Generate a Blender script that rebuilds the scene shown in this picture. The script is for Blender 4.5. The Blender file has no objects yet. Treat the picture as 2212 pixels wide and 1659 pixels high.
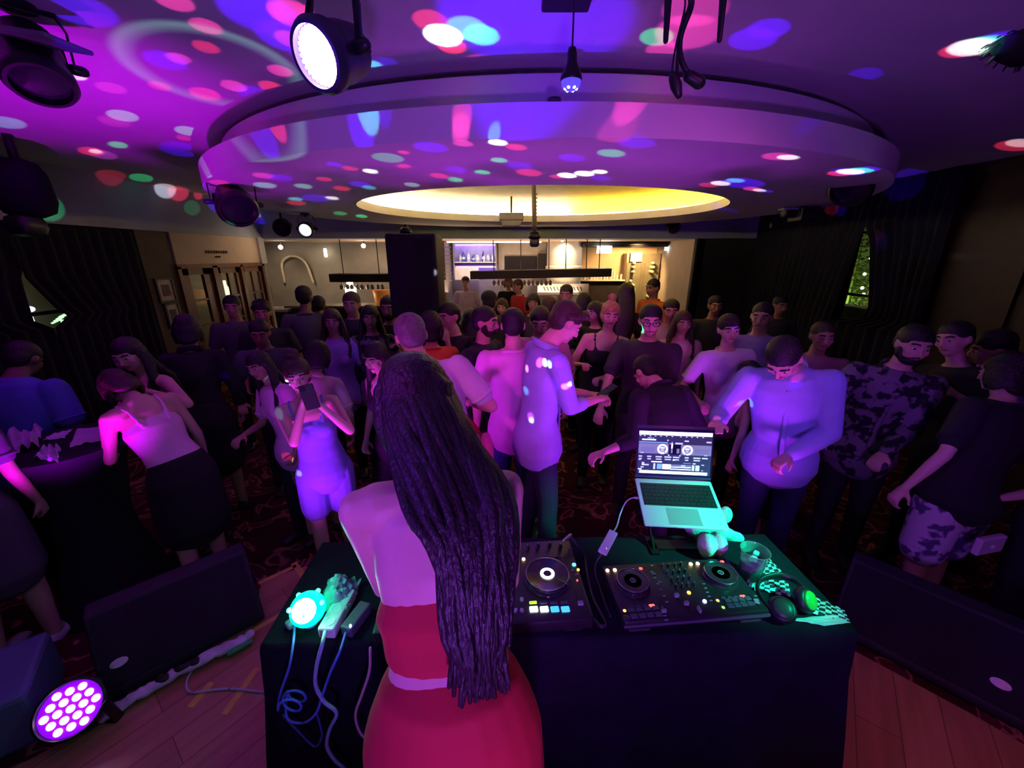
import bpy, bmesh, math, random
from mathutils import Vector, Matrix, Euler, noise
random.seed(7)
S = bpy.context.scene
COL = S.collection
V = Vector
rad = math.radians

# ------------------------------------------------------------------ camera
ZC = 2.10            # eye height above the dance floor, photographer stands on a low stage
PITCH = 18.0
FPX = 850.0
cam_data = bpy.data.cameras.new('camera')
cam_data.sensor_width = 36.0
cam_data.lens = 36.0 * FPX / 2212.0
cam_data.clip_start = 0.05
cam = bpy.data.objects.new('camera', cam_data)
COL.objects.link(cam)
cam.location = (0, 0, ZC)
cam.rotation_euler = (rad(90 - PITCH), 0, 0)
S.camera = cam
S.view_settings.view_transform = 'Standard'
S.view_settings.look = 'None'
S.view_settings.gamma = 1.0
S.view_settings.use_curve_mapping = False
S.view_settings.exposure = 0.0
S.cycles.max_bounces = 6; S.cycles.diffuse_bounces = 2; S.cycles.glossy_bounces = 2; S.cycles.transmission_bounces = 6
S.cycles.caustics_reflective = False; S.cycles.caustics_refractive = False

def ray(px, py):
    x = (px - 1106) / FPX
    y = (829.5 - py) / FPX
    p = rad(PITCH)
    return V((x, math.cos(p) + y * math.sin(p), -math.sin(p) + y * math.cos(p)))
def atZ(px, py, z):
    d = ray(px, py); return V((0, 0, ZC)) + d * ((z - ZC) / d.z)
def atY(px, py, y):
    d = ray(px, py); return V((0, 0, ZC)) + d * (y / d.y)
def atX(px, py, x):
    d = ray(px, py); return V((0, 0, ZC)) + d * (x / d.x)

# ------------------------------------------------------------------ world
world = bpy.data.worlds.new('night')
world.use_nodes = True
world.node_tree.nodes['Background'].inputs[0].default_value = (0.05, 0.035, 0.10, 1)
world.node_tree.nodes['Background'].inputs[1].default_value = 0.05
S.world = world

# ------------------------------------------------------------------ ceiling geometry constants
Z_CEIL = 2.97
Z_DISC = 2.60
DISC_C = (0.26, 4.85); DISC_R = (3.10, 2.86)
HOLE_C = (0.31, 4.85); HOLE_R = (1.98, 1.64)
XL, XR = -4.6, 4.6

def hit(px, py):
    """where a sight line through the photograph meets the ceiling"""
    d = ray(px, py)
    if d.z <= 0.001: return None
    p = atZ(px, py, Z_DISC)
    e = ((p.x - DISC_C[0]) / DISC_R[0]) ** 2 + ((p.y - DISC_C[1]) / DISC_R[1]) ** 2
    h = ((p.x - HOLE_C[0]) / HOLE_R[0]) ** 2 + ((p.y - HOLE_C[1]) / HOLE_R[1]) ** 2
    if e < 1 and h > 1: return p
    if e < 1: return atZ(px, py, 2.92)
    p = atZ(px, py, Z_CEIL)
    if p.x < XL: return atX(px, py, XL)
    if p.x > XR: return atX(px, py, XR)
    if p.y > 7.7: return atY(px, py, 7.7)
    return p

# ------------------------------------------------------------------ lights of the place and added fills
def light(name, kind, loc, energy, color, target=None, size=None, angle=None, blend=0.5, size_y=None):
    l = bpy.data.lights.new(name, kind)
    l.energy = energy; l.color = color
    if kind == 'SPOT':
        l.spot_size = rad(angle or 60); l.spot_blend = blend
        l.shadow_soft_size = size or 0.08
    elif kind == 'AREA':
        l.size = size or 0.5
        if size_y: l.shape = 'RECTANGLE'; l.size_y = size_y
    else:
        l.shadow_soft_size = size or 0.05
    o = bpy.data.objects.new(name, l); COL.objects.link(o)
    o.location = loc
    if target is not None:
        o.rotation_euler = (V(target) - V(loc)).to_track_quat('-Z', 'Y').to_euler()
    return o

# stage cans behind and above the photographer that flood the dance floor, and two dim fills
light('stage_can_magenta', 'SPOT', (-1.3, -0.5, 2.75), 150, (1.0, 0.04, 0.85), (0.15, 2.7, 1.2), 0.10, 36, 1.0)
light('stage_can_pink', 'SPOT', (1.3, -0.9, 2.8), 120, (1.0, 0.12, 0.62), (0.6, 3.3, 1.5), 0.10, 38, 1.0)
light('stage_can_violet', 'SPOT', (-1.7, -0.1, 2.25), 105, (0.24, 0.04, 1.0), (-0.22, 0.80, 1.5), 0.08, 36, 1.0)
light('stage_can_blue', 'SPOT', (2.6, -0.6, 2.7), 62, (0.16, 0.05, 1.0), (1.68, 2.1, 1.25), 0.08, 26, 1.0)
light('stage_can_blue_left', 'SPOT', (-0.6, -0.9, 2.7), 34, (0.10, 0.10, 1.0), (-1.2, 2.1, 1.05), 0.08, 20, 1.0)
light('dim_fill_left', 'SPOT', (-1.0, -0.9, 2.7), 9, (0.7, 0.10, 0.85), (-2.0, 2.2, 1.2), 0.10, 46, 1.0)  # added dim fill for the left of the crowd, no fixture
light('dim_fill_right', 'SPOT', (0.9, -0.9, 2.7), 10, (0.85, 0.12, 0.7), (2.3, 2.1, 1.2), 0.10, 50, 1.0)  # added dim fill for the right of the crowd, no fixture
# washes thrown up on the ceiling: magenta by the floor can, the rest by added lamps
light('uplight_magenta', 'SPOT', (-1.86, 1.10, 0.50), 400, (0.60, 0.0, 1.0), tuple(atZ(-60, 170, Z_CEIL)), 0.08, 62, 1.0)
light('uplight_violet', 'SPOT', (0.1, -0.9, 1.2), 115, (0.38, 0.08, 1.0), (0.7, 2.2, Z_CEIL), 0.12, 125, 0.9)
light('uplight_purple', 'SPOT', (1.45, 1.25, 0.45), 135, (0.48, 0.03, 0.85), (-0.2, 4.1, 2.6), 0.12, 84, 1.0)
light('uplight_purple_left', 'SPOT', (-1.25, 1.45, 0.45), 105, (0.55, 0.02, 0.90), (0.0, 3.9, 2.6), 0.12, 84, 1.0)
light('floor_fill_left', 'SPOT', (-0.4, -0.9, 2.6), 16, (0.50, 0.38, 1.0), (-1.5, 1.3, 0.3), 0.08, 44, 1.0)  # added wash to lift the left wedge and floor, no fixture
light('floor_fill_right', 'SPOT', (1.0, -0.9, 2.6), 8, (0.45, 0.25, 1.0), (2.0, 1.25, 0.4), 0.08, 40, 1.0)  # same added wash for the right wedge
light('skirt_fill', 'SPOT', (0.9, -1.0, 1.9), 20, (1.0, 0.10, 0.20), (0.02, 0.6, 0.95), 0.08, 24, 1.0)  # added lamp that only brightens the red skirt
light('red_fill', 'SPOT', (1.3, -0.9, 2.5), 46, (1.0, 0.18, 0.14), (1.6, 0.3, 0.25), 0.08, 54, 1.0)  # added red lamp to brighten the stage floor on the right
# green can on the right that hits the laptop and the plush toy
light('stage_can_green', 'SPOT', (1.75, 0.35, 2.15), 250, (0.0, 1.0, 0.55), (0.86, 1.22, 1.10), 0.05, 26, 0.9)
# warm light in the bar beyond the dance floor
light('bar_spot_a', 'SPOT', (1.15, 8.9, 2.38), 55, (1.0, 0.72, 0.42), (1.2, 9.9, 1.3), 0.06, 90, 0.6)
light('bar_spot_b', 'SPOT', (2.8, 8.9, 2.28), 130, (1.0, 0.62, 0.28), (2.8, 9.9, 1.5), 0.06, 110, 0.6)
light('bar_spot_c', 'SPOT', (-0.7, 8.9, 2.38), 26, (0.85, 0.75, 1.0), (-0.8, 9.9, 1.4), 0.06, 100, 0.6)
light('bar_spot_d', 'SPOT', (-4.9, 8.6, 2.38), 42, (1.0, 0.72, 0.45), (-5.1, 9.9, 1.2), 0.06, 100, 0.6)
light('bar_spot_e', 'SPOT', (-3.3, 8.7, 2.38), 26, (1.0, 0.70, 0.45), (-3.4, 9.9, 1.3), 0.06, 90, 0.6)
light('bar_wash', 'AREA', (-0.8, 8.8, 1.35), 50, (1.0, 0.66, 0.42), (-0.8, 8.9, 2.4), 4.6, size_y=0.6)
light('door_hall_lamp', 'POINT', (-5.5, 6.7, 1.95), 7, (1.0, 0.62, 0.30), size=0.1)
light('door_wall_spot', 'SPOT', (-3.9, 7.5, 2.33), 9, (1.0, 0.66, 0.42), (-4.6, 7.1, 2.2), 0.06, 90, 0.9)
light('garden_lamp', 'POINT', (5.35, 6.9, 1.0), 190, (0.85, 1.0, 0.42), size=0.1)

# ------------------------------------------------------------------ crystal party bulb: one lamp throwing a pattern of beams
LAMP = V((-0.60, 0.98, 1.12))
R_, G_, B_, W_, P_, C_, M_ = (1, .03, .10), (.03, 1, .35), (.07, .0, 1), (1, .9, 1), (1, .05, .4), (.12, .7, 1), (.8, .1, 1)
T_ = (.25, .55, .5)
BEAMS = [  # photo point, colour, angular radius (deg), strength
 (160,163,W_,.9,1.2),(240,190,P_,1.2,.5),(15,265,C_,1.2,.6),(265,250,T_,1.3,.9),(248,262,P_,1.3,.4),(198,327,R_,1.0,1.4),(206,327,W_,.5,1.5),
 (255,313,G_,.8,.8),(226,335,M_,1.0,.5),(405,283,T_,1.2,.9),(397,298,R_,.7,.7),(390,322,B_,1.9,.9),(240,378,R_,1.2,.4),(305,384,G_,1.0,.7),
 (357,407,W_,1.0,1.1),(385,413,R_,1.0,1.2),(428,422,R_,.4,1.0),(105,450,G_,1.2,.35),(415,449,G_,.8,.15),(165,18,B_,2.8,.9),(445,57,P_,1.4,.8),
 (445,102,R_,1.2,.7),(385,126,P_,1.1,.8),(358,131,B_,1.9,1.0),(605,153,P_,1.3,.9),(505,186,P_,1.3,.9),(585,187,R_,1.3,1.0),(443,203,R_,1.5,.9),
 (345,186,R_,1.0,.7),(552,203,B_,1.9,.9),(632,30,P_,2.3,1.1),(628,85,P_,1.6,.7),(375,2,P_,1.6,.8),(560,28,B_,3.6,1.2),(620,80,B_,3.0,1.2),(665,118,B_,1.8,1.2),
 (805,146,C_,1.5,.9),(790,160,B_,1.8,1.0),(930,45,R_,1.8,.9),(957,77,W_,2.0,5.0),(975,98,R_,1.6,1.4),(1008,62,C_,2.1,1.2),(1040,76,G_,1.8,1.4),(1035,131,P_,1.3,.7),
 (1150,40,B_,9.0,1.1),(1418,80,G_,1.4,.7),(1435,110,P_,1.6,.8),(1485,70,P_,2.6,.8),(1500,20,P_,2.4,.6),(1625,85,B_,1.7,1.3),(1660,62,B_,1.4,1.3),
 (1870,160,B_,1.0,.7),(2070,110,R_,.9,1.2),(2100,102,W_,1.1,2.4),(2130,95,G_,1.0,1.6),(2160,84,B_,.9,1.2),(1935,278,R_,.8,1.2),(1965,271,W_,.9,2.0),(1992,266,G_,.8,1.4),(2015,260,B_,.7,1.2),
 (2190,315,R_,.9,1.2),(2205,309,W_,.7,1.2),(1960,383,B_,1.8,.5),
 (1075,308,W_,1.2,3.0),(1115,318,R_,1.3,1.1),(1000,310,P_,1.3,.9),(930,318,B_,2.3,.9),(838,341,G_,2.2,.35),(872,329,R_,.8,.9),(1078,346,G_,1.1,.9),(1235,341,B_,1.6,1.0),
 (1320,331,G_,1.5,.7),(1375,309,B_,1.9,.9),(722,355,B_,1.1,1.0),(800,370,W_,1.1,2.2),(757,364,R_,1.1,.9),(872,359,R_,1.1,.9),(948,380,R_,1.3,.9),(985,367,B_,1.6,.9),
 (1042,372,G_,1.1,.9),(983,388,G_,1.2,.8),(1122,358,B_,1.8,.9),(1142,373,R_,1.7,1.1),(1225,379,W_,1.2,3.4),(1262,375,W_,1.2,3.4),(1295,371,W_,.9,3.0),(1203,382,R_,.9,1.2),(1298,385,B_,1.2,.9),
 (700,387,R_,1.1,.8),(778,398,B_,1.5,1.0),(738,407,R_,1.2,.9),(797,405,C_,1.0,.8),(890,399,T_,1.1,1.0),(1013,414,W_,.9,2.0),(1088,405,G_,.8,.8),
 (568,379,P_,1.3,.9),(605,384,B_,1.6,.9),(473,394,R_,1.1,.9),(572,400,T_,1.4,.9),(655,402,T_,1.2,.9),(475,421,G_,.9,1.2),(638,430,C_,.9,1.2),(640,438,R_,1.2,.9),(682,428,B_,1.9,.9),
 (717,428,W_,.9,1.8),(785,432,G_,.8,1.0),(735,461,G_,.9,.7),(555,455,W_,.7,.8),(467,441,B_,.8,.9),(560,462,B_,1.1,.5),(1680,338,P_,1.2,1.1),(1702,340,W_,.8,2.0),(1690,313,B_,1.9,.9),
 (1530,400,R_,.9,1.0),(1556,396,W_,.9,2.2),(1588,390,C_,.8,1.4),(1625,408,P_,.8,1.4),(1640,411,W_,.6,1.8),(1655,413,B_,.6,1.0),(1462,457,P_,.6,1.0),(1475,470,R_,.8,1.2),(1497,467,W_,.7,1.4),
 (1523,463,C_,.7,1.2),(1655,484,R_,.7,1.1),(1676,479,G_,.7,.7),(1803,446,R_,.7,.9),(1822,449,B_,.6,.9),(1835,371,B_,1.3,.7),(1560,455,B_,1.5,.35),
]
FASCIA = [(820,262,B_,1.4,.9),(795,262,C_,.8,.5),(1000,268,P_,1.2,.9),(1078,262,C_,.8,.8),(1135,250,B_,1.6,.5),(1350,258,P_,1.8,.4)]
PEOPLE_BEAMS = [  # world points on the dancers
]
def lamp_dir(p): return (p - LAMP)

def build_gobo(beams):
    l = bpy.data.lights.new('party_bulb_light', 'POINT')
    l.shadow_soft_size = 0.006
    l.energy = 1.0
    l.use_nodes = True
    nt = l.node_tree; N = nt.nodes; L = nt.links
    N.clear()
    out = N.new('ShaderNodeOutputLight'); em = N.new('ShaderNodeEmission')
    tc = N.new('ShaderNodeTexCoord')
    last = None
    for d, colr, r, s, ring in beams:
        n = d.normalized()
        dot = N.new('ShaderNodeVectorMath'); dot.operation = 'DOT_PRODUCT'
        L.new(tc.outputs['Normal'], dot.inputs[0]); dot.inputs[1].default_value = n * GSIGN
        mr = N.new('ShaderNodeMapRange'); mr.interpolation_type = 'SMOOTHSTEP'
        L.new(dot.outputs['Value'], mr.inputs['Value'])
        mr.inputs['From Min'].default_value = math.cos(rad(r * 1.18)); mr.inputs['From Max'].default_value = math.cos(rad(r * .82))
        k = s * d.length_squared
        if ring:
            mr.inputs['From Min'].default_value = math.cos(rad(r)); mr.inputs['From Max'].default_value = math.cos(rad(r * .86))
            m2 = N.new('ShaderNodeMapRange'); L.new(dot.outputs['Value'], m2.inputs['Value'])
            m2.inputs['From Min'].default_value = math.cos(rad(r * .9)); m2.inputs['From Max'].default_value = math.cos(rad(r * .72))
            m2.inputs['To Min'].default_value = 1; m2.inputs['To Max'].default_value = 0
            mu = N.new('ShaderNodeMath'); mu.operation = 'MULTIPLY'
            L.new(mr.outputs[0], mu.inputs[0]); L.new(m2.outputs[0], mu.inputs[1]); src = mu.outputs[0]
        else: src = mr.outputs[0]
        ma = N.new('ShaderNodeVectorMath'); ma.operation = 'MULTIPLY_ADD'
        L.new(src, ma.inputs[0]); ma.inputs[1].default_value = V(colr) * k
        if last: L.new(last, ma.inputs[2])
        else: ma.inputs[2].default_value = (0, 0, 0)
        last = ma.outputs[0]
    L.new(last, em.inputs['Color']); em.inputs['Strength'].default_value = GOBO_GAIN
    L.new(em.outputs[0], out.inputs[0])
    o = bpy.data.objects.new('party_bulb_light', l); COL.objects.link(o); o.location = LAMP
    return o
GSIGN = 1.0
GOBO_GAIN = 46.0
_b = []
for px, py, c, r, s in BEAMS:
    p = hit(px, py)
    if p: _b.append((lamp_dir(p), c, r, s, False))
for px, py, c, r, s in FASCIA: _b.append((lamp_dir(atY(px, py, 2.05)), c, r, s, False))
_b.append((lamp_dir(hit(470, 150)), T_, 9.5, .42, True))
for px, py, Y, c, r, s in [(628,1020,2.1,R_,.9,.8),(645,1025,2.1,W_,.7,2.2),(1165,885,2.35,M_,1.0,1.5),(1168,892,2.35,W_,.7,2.2),(1225,805,2.35,B_,1.6,.9),(1145,835,2.35,C_,1.0,.8),
        (1097,960,2.5,R_,.5,1.2),(1062,1022,2.6,W_,.5,2.0),(1192,1112,2.4,R_,.5,1.0),(1196,1118,2.4,B_,.5,1.),(1588,885,2.2,R_,.7,1.2),(1600,878,2.2,C_,.7,1.2),(905,805,2.0,M_,1.1,1.3),
        (853,710,1.9,B_,1.,1.2),(1655,660,3.1,R_,.6,.9),(1661,668,3.1,B_,.9,1.1),(1680,835,2.0,R_,.4,1.2),(1683,845,2.0,B_,.5,1.),(500,845,2.6,B_,.7,.9),(600,890,2.1,C_,1.,.6),(1362,1042,2.6,R_,.5,1.4),(1366,1050,2.6,B_,.5,1.),(1545,1060,2.6,R_,.5,1.4)]:
    _b.append((lamp_dir(atY(px, py, Y)), c, r, s, False))
def beam(d, colr, r, st, ring, src=LAMP):
    l = bpy.data.lights.new('party_bulb_beam', 'SPOT'); l.energy = GOBO_GAIN * st * d.length_squared; l.color = colr
    l.spot_size = rad(2 * r * 1.12); l.spot_blend = .35; l.shadow_soft_size = .006
    o = bpy.data.objects.new('party_bulb_beam', l); COL.objects.link(o); o.location = src; o.rotation_euler = d.to_track_quat('-Z', 'Y').to_euler()
for _x in _b:
    if _x[4]: build_gobo([_x])
    else: beam(*_x)
for _x, _y, _c in ((938, 500, W_), (960, 498, C_), (982, 499, G_)):
    _s = atY(1234, 172, 1.55); beam(atY(_x, _y, 7.7) - _s, _c, .45, .8, False, _s)
light('party_bulb_glow', 'POINT', LAMP + V((-0.02, -0.03, 0.13)), 1.2, (0.0, 1.0, 0.45), size=0.03)

# ================================================================== helpers
def tag(o, label=None, cat=None, group=None, kind=None):
    if label: o['label'] = label
    if cat: o['category'] = cat
    if group: o['group'] = group
    if kind: o['kind'] = kind
    return o
def thing(name, label, cat, loc=(0, 0, 0), rz=0.0, group=None):
    o = bpy.data.objects.new(name, None); COL.objects.link(o)
    o.empty_display_size = 0.05
    o.location = loc; o.rotation_euler = (0, 0, rz)
    return tag(o, label, cat, group)

_mats = {}
def mat(name, color, rough=0.6, metal=0.0, emit=None, estr=0.0, var=0.12, scale=8.0, bump=0.0, bscale=60.0, spec=0.5, trans=0.0, alpha=1.0, stretch=None, coat=0.0):
    if name in _mats: return _mats[name]
    m = bpy.data.materials.new(name); m.use_nodes = True
    nt = m.node_tree; N = nt.nodes; L = nt.links
    b = N['Principled BSDF']
    tc = N.new('ShaderNodeTexCoord')
    src = tc.outputs['Object']
    if stretch:
        mp = N.new('ShaderNodeMapping'); mp.inputs['Scale'].default_value = stretch
        L.new(src, mp.inputs[0]); src = mp.outputs[0]
    nz = N.new('ShaderNodeTexNoise'); nz.inputs['Scale'].default_value = scale; nz.inputs['Detail'].default_value = 4
    L.new(src, nz.inputs['Vector'])
    cr = N.new('ShaderNodeMapRange'); L.new(nz.outputs['Fac'], cr.inputs[0])
    cr.inputs['From Min'].default_value = .3; cr.inputs['From Max'].default_value = .7
    cr.inputs['To Min'].default_value = 1 - var; cr.inputs['To Max'].default_value = 1 + var
    mx = N.new('ShaderNodeVectorMath'); mx.operation = 'SCALE'
    mx.inputs[0].default_value = color[:3]; L.new(cr.outputs[0], mx.inputs['Scale'])
    L.new(mx.outputs[0], b.inputs['Base Color'])
    b.inputs['Roughness'].default_value = rough; b.inputs['Metallic'].default_value = metal
    b.inputs['Specular IOR Level'].default_value = spec
    b.inputs['Coat Weight'].default_value = coat
    if trans: b.inputs['Transmission Weight'].default_value = trans
    if alpha < 1: b.inputs['Alpha'].default_value = alpha
    if emit:
        b.inputs['Emission Color'].default_value = (*emit, 1); b.inputs['Emission Strength'].default_value = estr
    if bump:
        n2 = N.new('ShaderNodeTexNoise'); n2.inputs['Scale'].default_value = bscale; L.new(src, n2.inputs['Vector'])
        bp = N.new('ShaderNodeBump'); bp.inputs['Strength'].default_value = bump; bp.inputs['Distance'].default_value = 0.01
        L.new(n2.outputs['Fac'], bp.inputs['Height']); L.new(bp.outputs[0], b.inputs['Normal'])
    _mats[name] = m
    return m

class MB:
    def __init__(s): s.v = []; s.f = []; s.mi = []; s.M = Matrix.Identity(4); s.cur = 0
    def add(s, vs, fs):
        o = len(s.v); s.v += [tuple(s.M @ V(p)) for p in vs]
        s.f += [tuple(i + o for i in f) for f in fs]; s.mi += [s.cur] * len(fs)
        return s
    def box(s, c, size, rot=None, taper=1.0):
        hx, hy, hz = size[0] / 2, size[1] / 2, size[2] / 2
        R = Euler(rot).to_matrix() if rot else Matrix.Identity(3)
        vs = []
        for z, t in ((-hz, 1), (hz, taper)):
            for x, y in ((-hx, -hy), (hx, -hy), (hx, hy), (-hx, hy)): vs.append(V(c) + R @ V((x * t, y * t, z)))
        return s.add(vs, [(3, 2, 1, 0), (4, 5, 6, 7), (0, 1, 5, 4), (1, 2, 6, 5), (2, 3, 7, 6), (3, 0, 4, 7)])
    def rbox(s, c, size, r=0.01, rot=None, seg=3):
        """box whose vertical edges and rims are rounded"""
        R = Euler(rot).to_matrix() if rot else Matrix.Identity(3)
        hx, hy, hz = size[0] / 2, size[1] / 2, size[2] / 2
        r = min(r, hx * .95, hy * .95, hz * .95)
        rings = []
        prof = [(r, -hz)] + [(r - r * math.sin(a), -hz + r - r * math.cos(a)) for a in (math.pi / 4, math.pi / 2)]
        prof += [(r - r * math.sin(a), hz - r + r * math.cos(a)) for a in (math.pi / 2, math.pi / 4)] + [(r, hz)]
        vs = []
        for ins, z in prof:
            for cx, cy, a0 in ((hx - r, hy - r, 0), (-hx + r, hy - r, 90), (-hx + r, -hy + r, 180), (hx - r, -hy + r, 270)):
                for k in range(seg + 1):
                    a = rad(a0 + 90 * k / seg); q = r - ins
                    vs.append(V(c) + R @ V((cx + q * math.cos(a), cy + q * math.sin(a), z)))
        n = 4 * (seg + 1); fs = []
        for i in range(len(prof) - 1):
            for j in range(n):
                k = (j + 1) % n; fs.append((i * n + j, i * n + k, (i + 1) * n + k, (i + 1) * n + j))
        fs.append(tuple(range(n - 1, -1, -1))); fs.append(tuple((len(prof) - 1) * n + j for j in range(n)))
        return s.add(vs, fs)
    def tube(s, path, radii, side=(1, 0, 0), seg=10, caps=True):
        path = [V(p) for p in path]; n = len(path)
        rr = [(r, r) if not isinstance(r, tuple) else r for r in radii] if isinstance(radii, (list,)) else [(radii, radii)] * n
        side = V(side)
        rings = []
        T = []
        for i in range(n):
            a = path[max(i - 1, 0)]; b = path[min(i + 1, n - 1)]
            t = (b - a)
            if t.length < 1e-7: t = V((0, 0, 1))
            T.append(t.normalized())
        def ring(p, t, rx, ry):
            sd = side - t * side.dot(t)
            if sd.length < 1e-3: sd = t.orthogonal()
            sd.normalize(); up = t.cross(sd)
            return [p + sd * (rx * math.cos(2 * math.pi * k / seg)) + up * (ry * math.sin(2 * math.pi * k / seg)) for k in range(seg)]
        if caps:
            m = min(rr[0])
            for a in (65, 35): rings.append(ring(path[0] - T[0] * m * math.sin(rad(a)), T[0], rr[0][0] * math.cos(rad(a)), rr[0][1] * math.cos(rad(a))))
        for i in range(n): rings.append(ring(path[i], T[i], *rr[i]))
        if caps:
            m = min(rr[-1])
            for a in (35, 65): rings.append(ring(path[-1] + T[-1] * m * math.sin(rad(a)), T[-1], rr[-1][0] * math.cos(rad(a)), rr[-1][1] * math.cos(rad(a))))
        vs = [p for r in rings for p in r]; fs = []
        for i in range(len(rings) - 1):
            for k in range(seg):
                q = (k + 1) % seg; fs.append((i * seg + k, i * seg + q, (i + 1) * seg + q, (i + 1) * seg + k))
        fs.append(tuple(range(seg - 1, -1, -1))); fs.append(tuple((len(rings) - 1) * seg + k for k in range(seg)))
        return s.add(vs, fs)
    def ell(s, c, r, rot=None, seg=14, rings=8):
        R = rot.to_3x3() if isinstance(rot, Matrix) else (Euler(rot).to_matrix() if rot else Matrix.Identity(3))
        vs = [V(c) + R @ V((0, 0, -r[2]))]
        for i in range(1, rings):
            a = math.pi * i / rings
            for k in range(seg):
                b = 2 * math.pi * k / seg
                vs.append(V(c) + R @ V((r[0] * math.sin(a) * math.cos(b), r[1] * math.sin(a) * math.sin(b), -r[2] * math.cos(a))))
        vs.append(V(c) + R @ V((0, 0, r[2]))); fs = []
        for k in range(seg): fs.append((0, 1 + (k + 1) % seg, 1 + k))
        for i in range(rings - 2):
            for k in range(seg):
                a = 1 + i * seg; q = (k + 1) % seg; fs.append((a + k, a + q, a + seg + q, a + seg + k))
        a = 1 + (rings - 2) * seg; e = len(vs) - 1
        for k in range(seg): fs.append((a + k, a + (k + 1) % seg, e))
        return s.add(vs, fs)
    def lathe(s, prof, c=(0, 0, 0), rot=None, seg=32, close=False, sx=1.0, sy=1.0):
        R = rot.to_3x3() if isinstance(rot, Matrix) else (Euler(rot).to_matrix() if rot else Matrix.Identity(3))
        vs = [V(c) + R @ V((r * sx * math.cos(2 * math.pi * k / seg), r * sy * math.sin(2 * math.pi * k / seg), z)) for r, z in prof for k in range(seg)]
        fs = []; n = len(prof)
        for i in range(n if close else n - 1):
            for k in range(seg):
                q = (k + 1) % seg; j = (i + 1) % n; fs.append((i * seg + k, i * seg + q, j * seg + q, j * seg + k))
        if not close:
            if prof[0][0] > 1e-6: fs.append(tuple(range(seg - 1, -1, -1)))
            if prof[-1][0] > 1e-6: fs.append(tuple((n - 1) * seg + k for k in range(seg)))
        return s.add(vs, fs)
    def prism(s, poly, z0, z1):
        n = len(poly); vs = [(x, y, z0) for x, y in poly] + [(x, y, z1) for x, y in poly]
        fs = [tuple(range(n - 1, -1, -1)), tuple(range(n, 2 * n))] + [(i, (i + 1) % n, n + (i + 1) % n, n + i) for i in range(n)]
        return s.add(vs, fs)
    def quad(s, a, b, c, d): return s.add([a, b, c, d], [(0, 1, 2, 3)])
    def build(s, name, mats, parent=None, smooth=False, auto=None, loc=None):
        me = bpy.data.meshes.new(name); me.from_pydata(s.v, [], s.f)
        if not isinstance(mats, (list, tuple)): mats = [mats]
        for m in mats: me.materials.append(m)
        me.polygons.foreach_set('material_index', s.mi)
        bm = bmesh.new(); bm.from_mesh(me); bmesh.ops.remove_doubles(bm, verts=bm.verts, dist=1e-6)
        bmesh.ops.recalc_face_normals(bm, faces=bm.faces); bm.to_mesh(me); bm.free()
        if smooth: me.polygons.foreach_set('use_smooth', [True] * len(me.polygons))
        me.update()
        if smooth and auto is not None: me.set_sharp_from_angle(angle=rad(auto))
        o = bpy.data.objects.new(name, me); COL.objects.link(o)
        if parent: o.parent = parent
        if loc: o.location = loc
        return o
def dup(root, loc=None, rz=None, label=None, group=None):
    r = root.copy(); COL.objects.link(r)
    if loc is not None: r.location = loc
    if rz is not None: r.rotation_euler = (0, 0, rz)
    if label: r['label'] = label
    if group: r['group'] = group
    for ch in list(root.children):
        c = ch.copy(); COL.objects.link(c); c.parent = r
        for g in list(ch.children):
            d = g.copy(); COL.objects.link(d); d.parent = c
    return r
def smooth_path(pts, n=8):
    """catmull-rom through the points"""
    P = [V(p) for p in pts]; P = [P[0] * 2 - P[1]] + P + [P[-1] * 2 - P[-2]]
    out = []
    for i in range(1, len(P) - 2):
        for k in range(n):
            t = k / n; a, b, c, d = P[i - 1], P[i], P[i + 1], P[i + 2]
            out.append(0.5 * ((2 * b) + (c - a) * t + (2 * a - 5 * b + 4 * c - d) * t * t + (3 * b - a - 3 * c + d) * t ** 3))
    out.append(P[-2]); return out
def struct(name, mb, m, parent=None, **k):
    o = mb.build(name, m, parent, **k)
    if not parent: o['kind'] = 'structure'
    return o
ORD = ['first', 'second', 'third', 'fourth', 'fifth', 'sixth', 'seventh', 'eighth', 'ninth', 'tenth', 'eleventh', 'twelfth', 'thirteenth', 'fourteenth', 'fifteenth', 'sixteenth', 'seventeenth']

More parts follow.
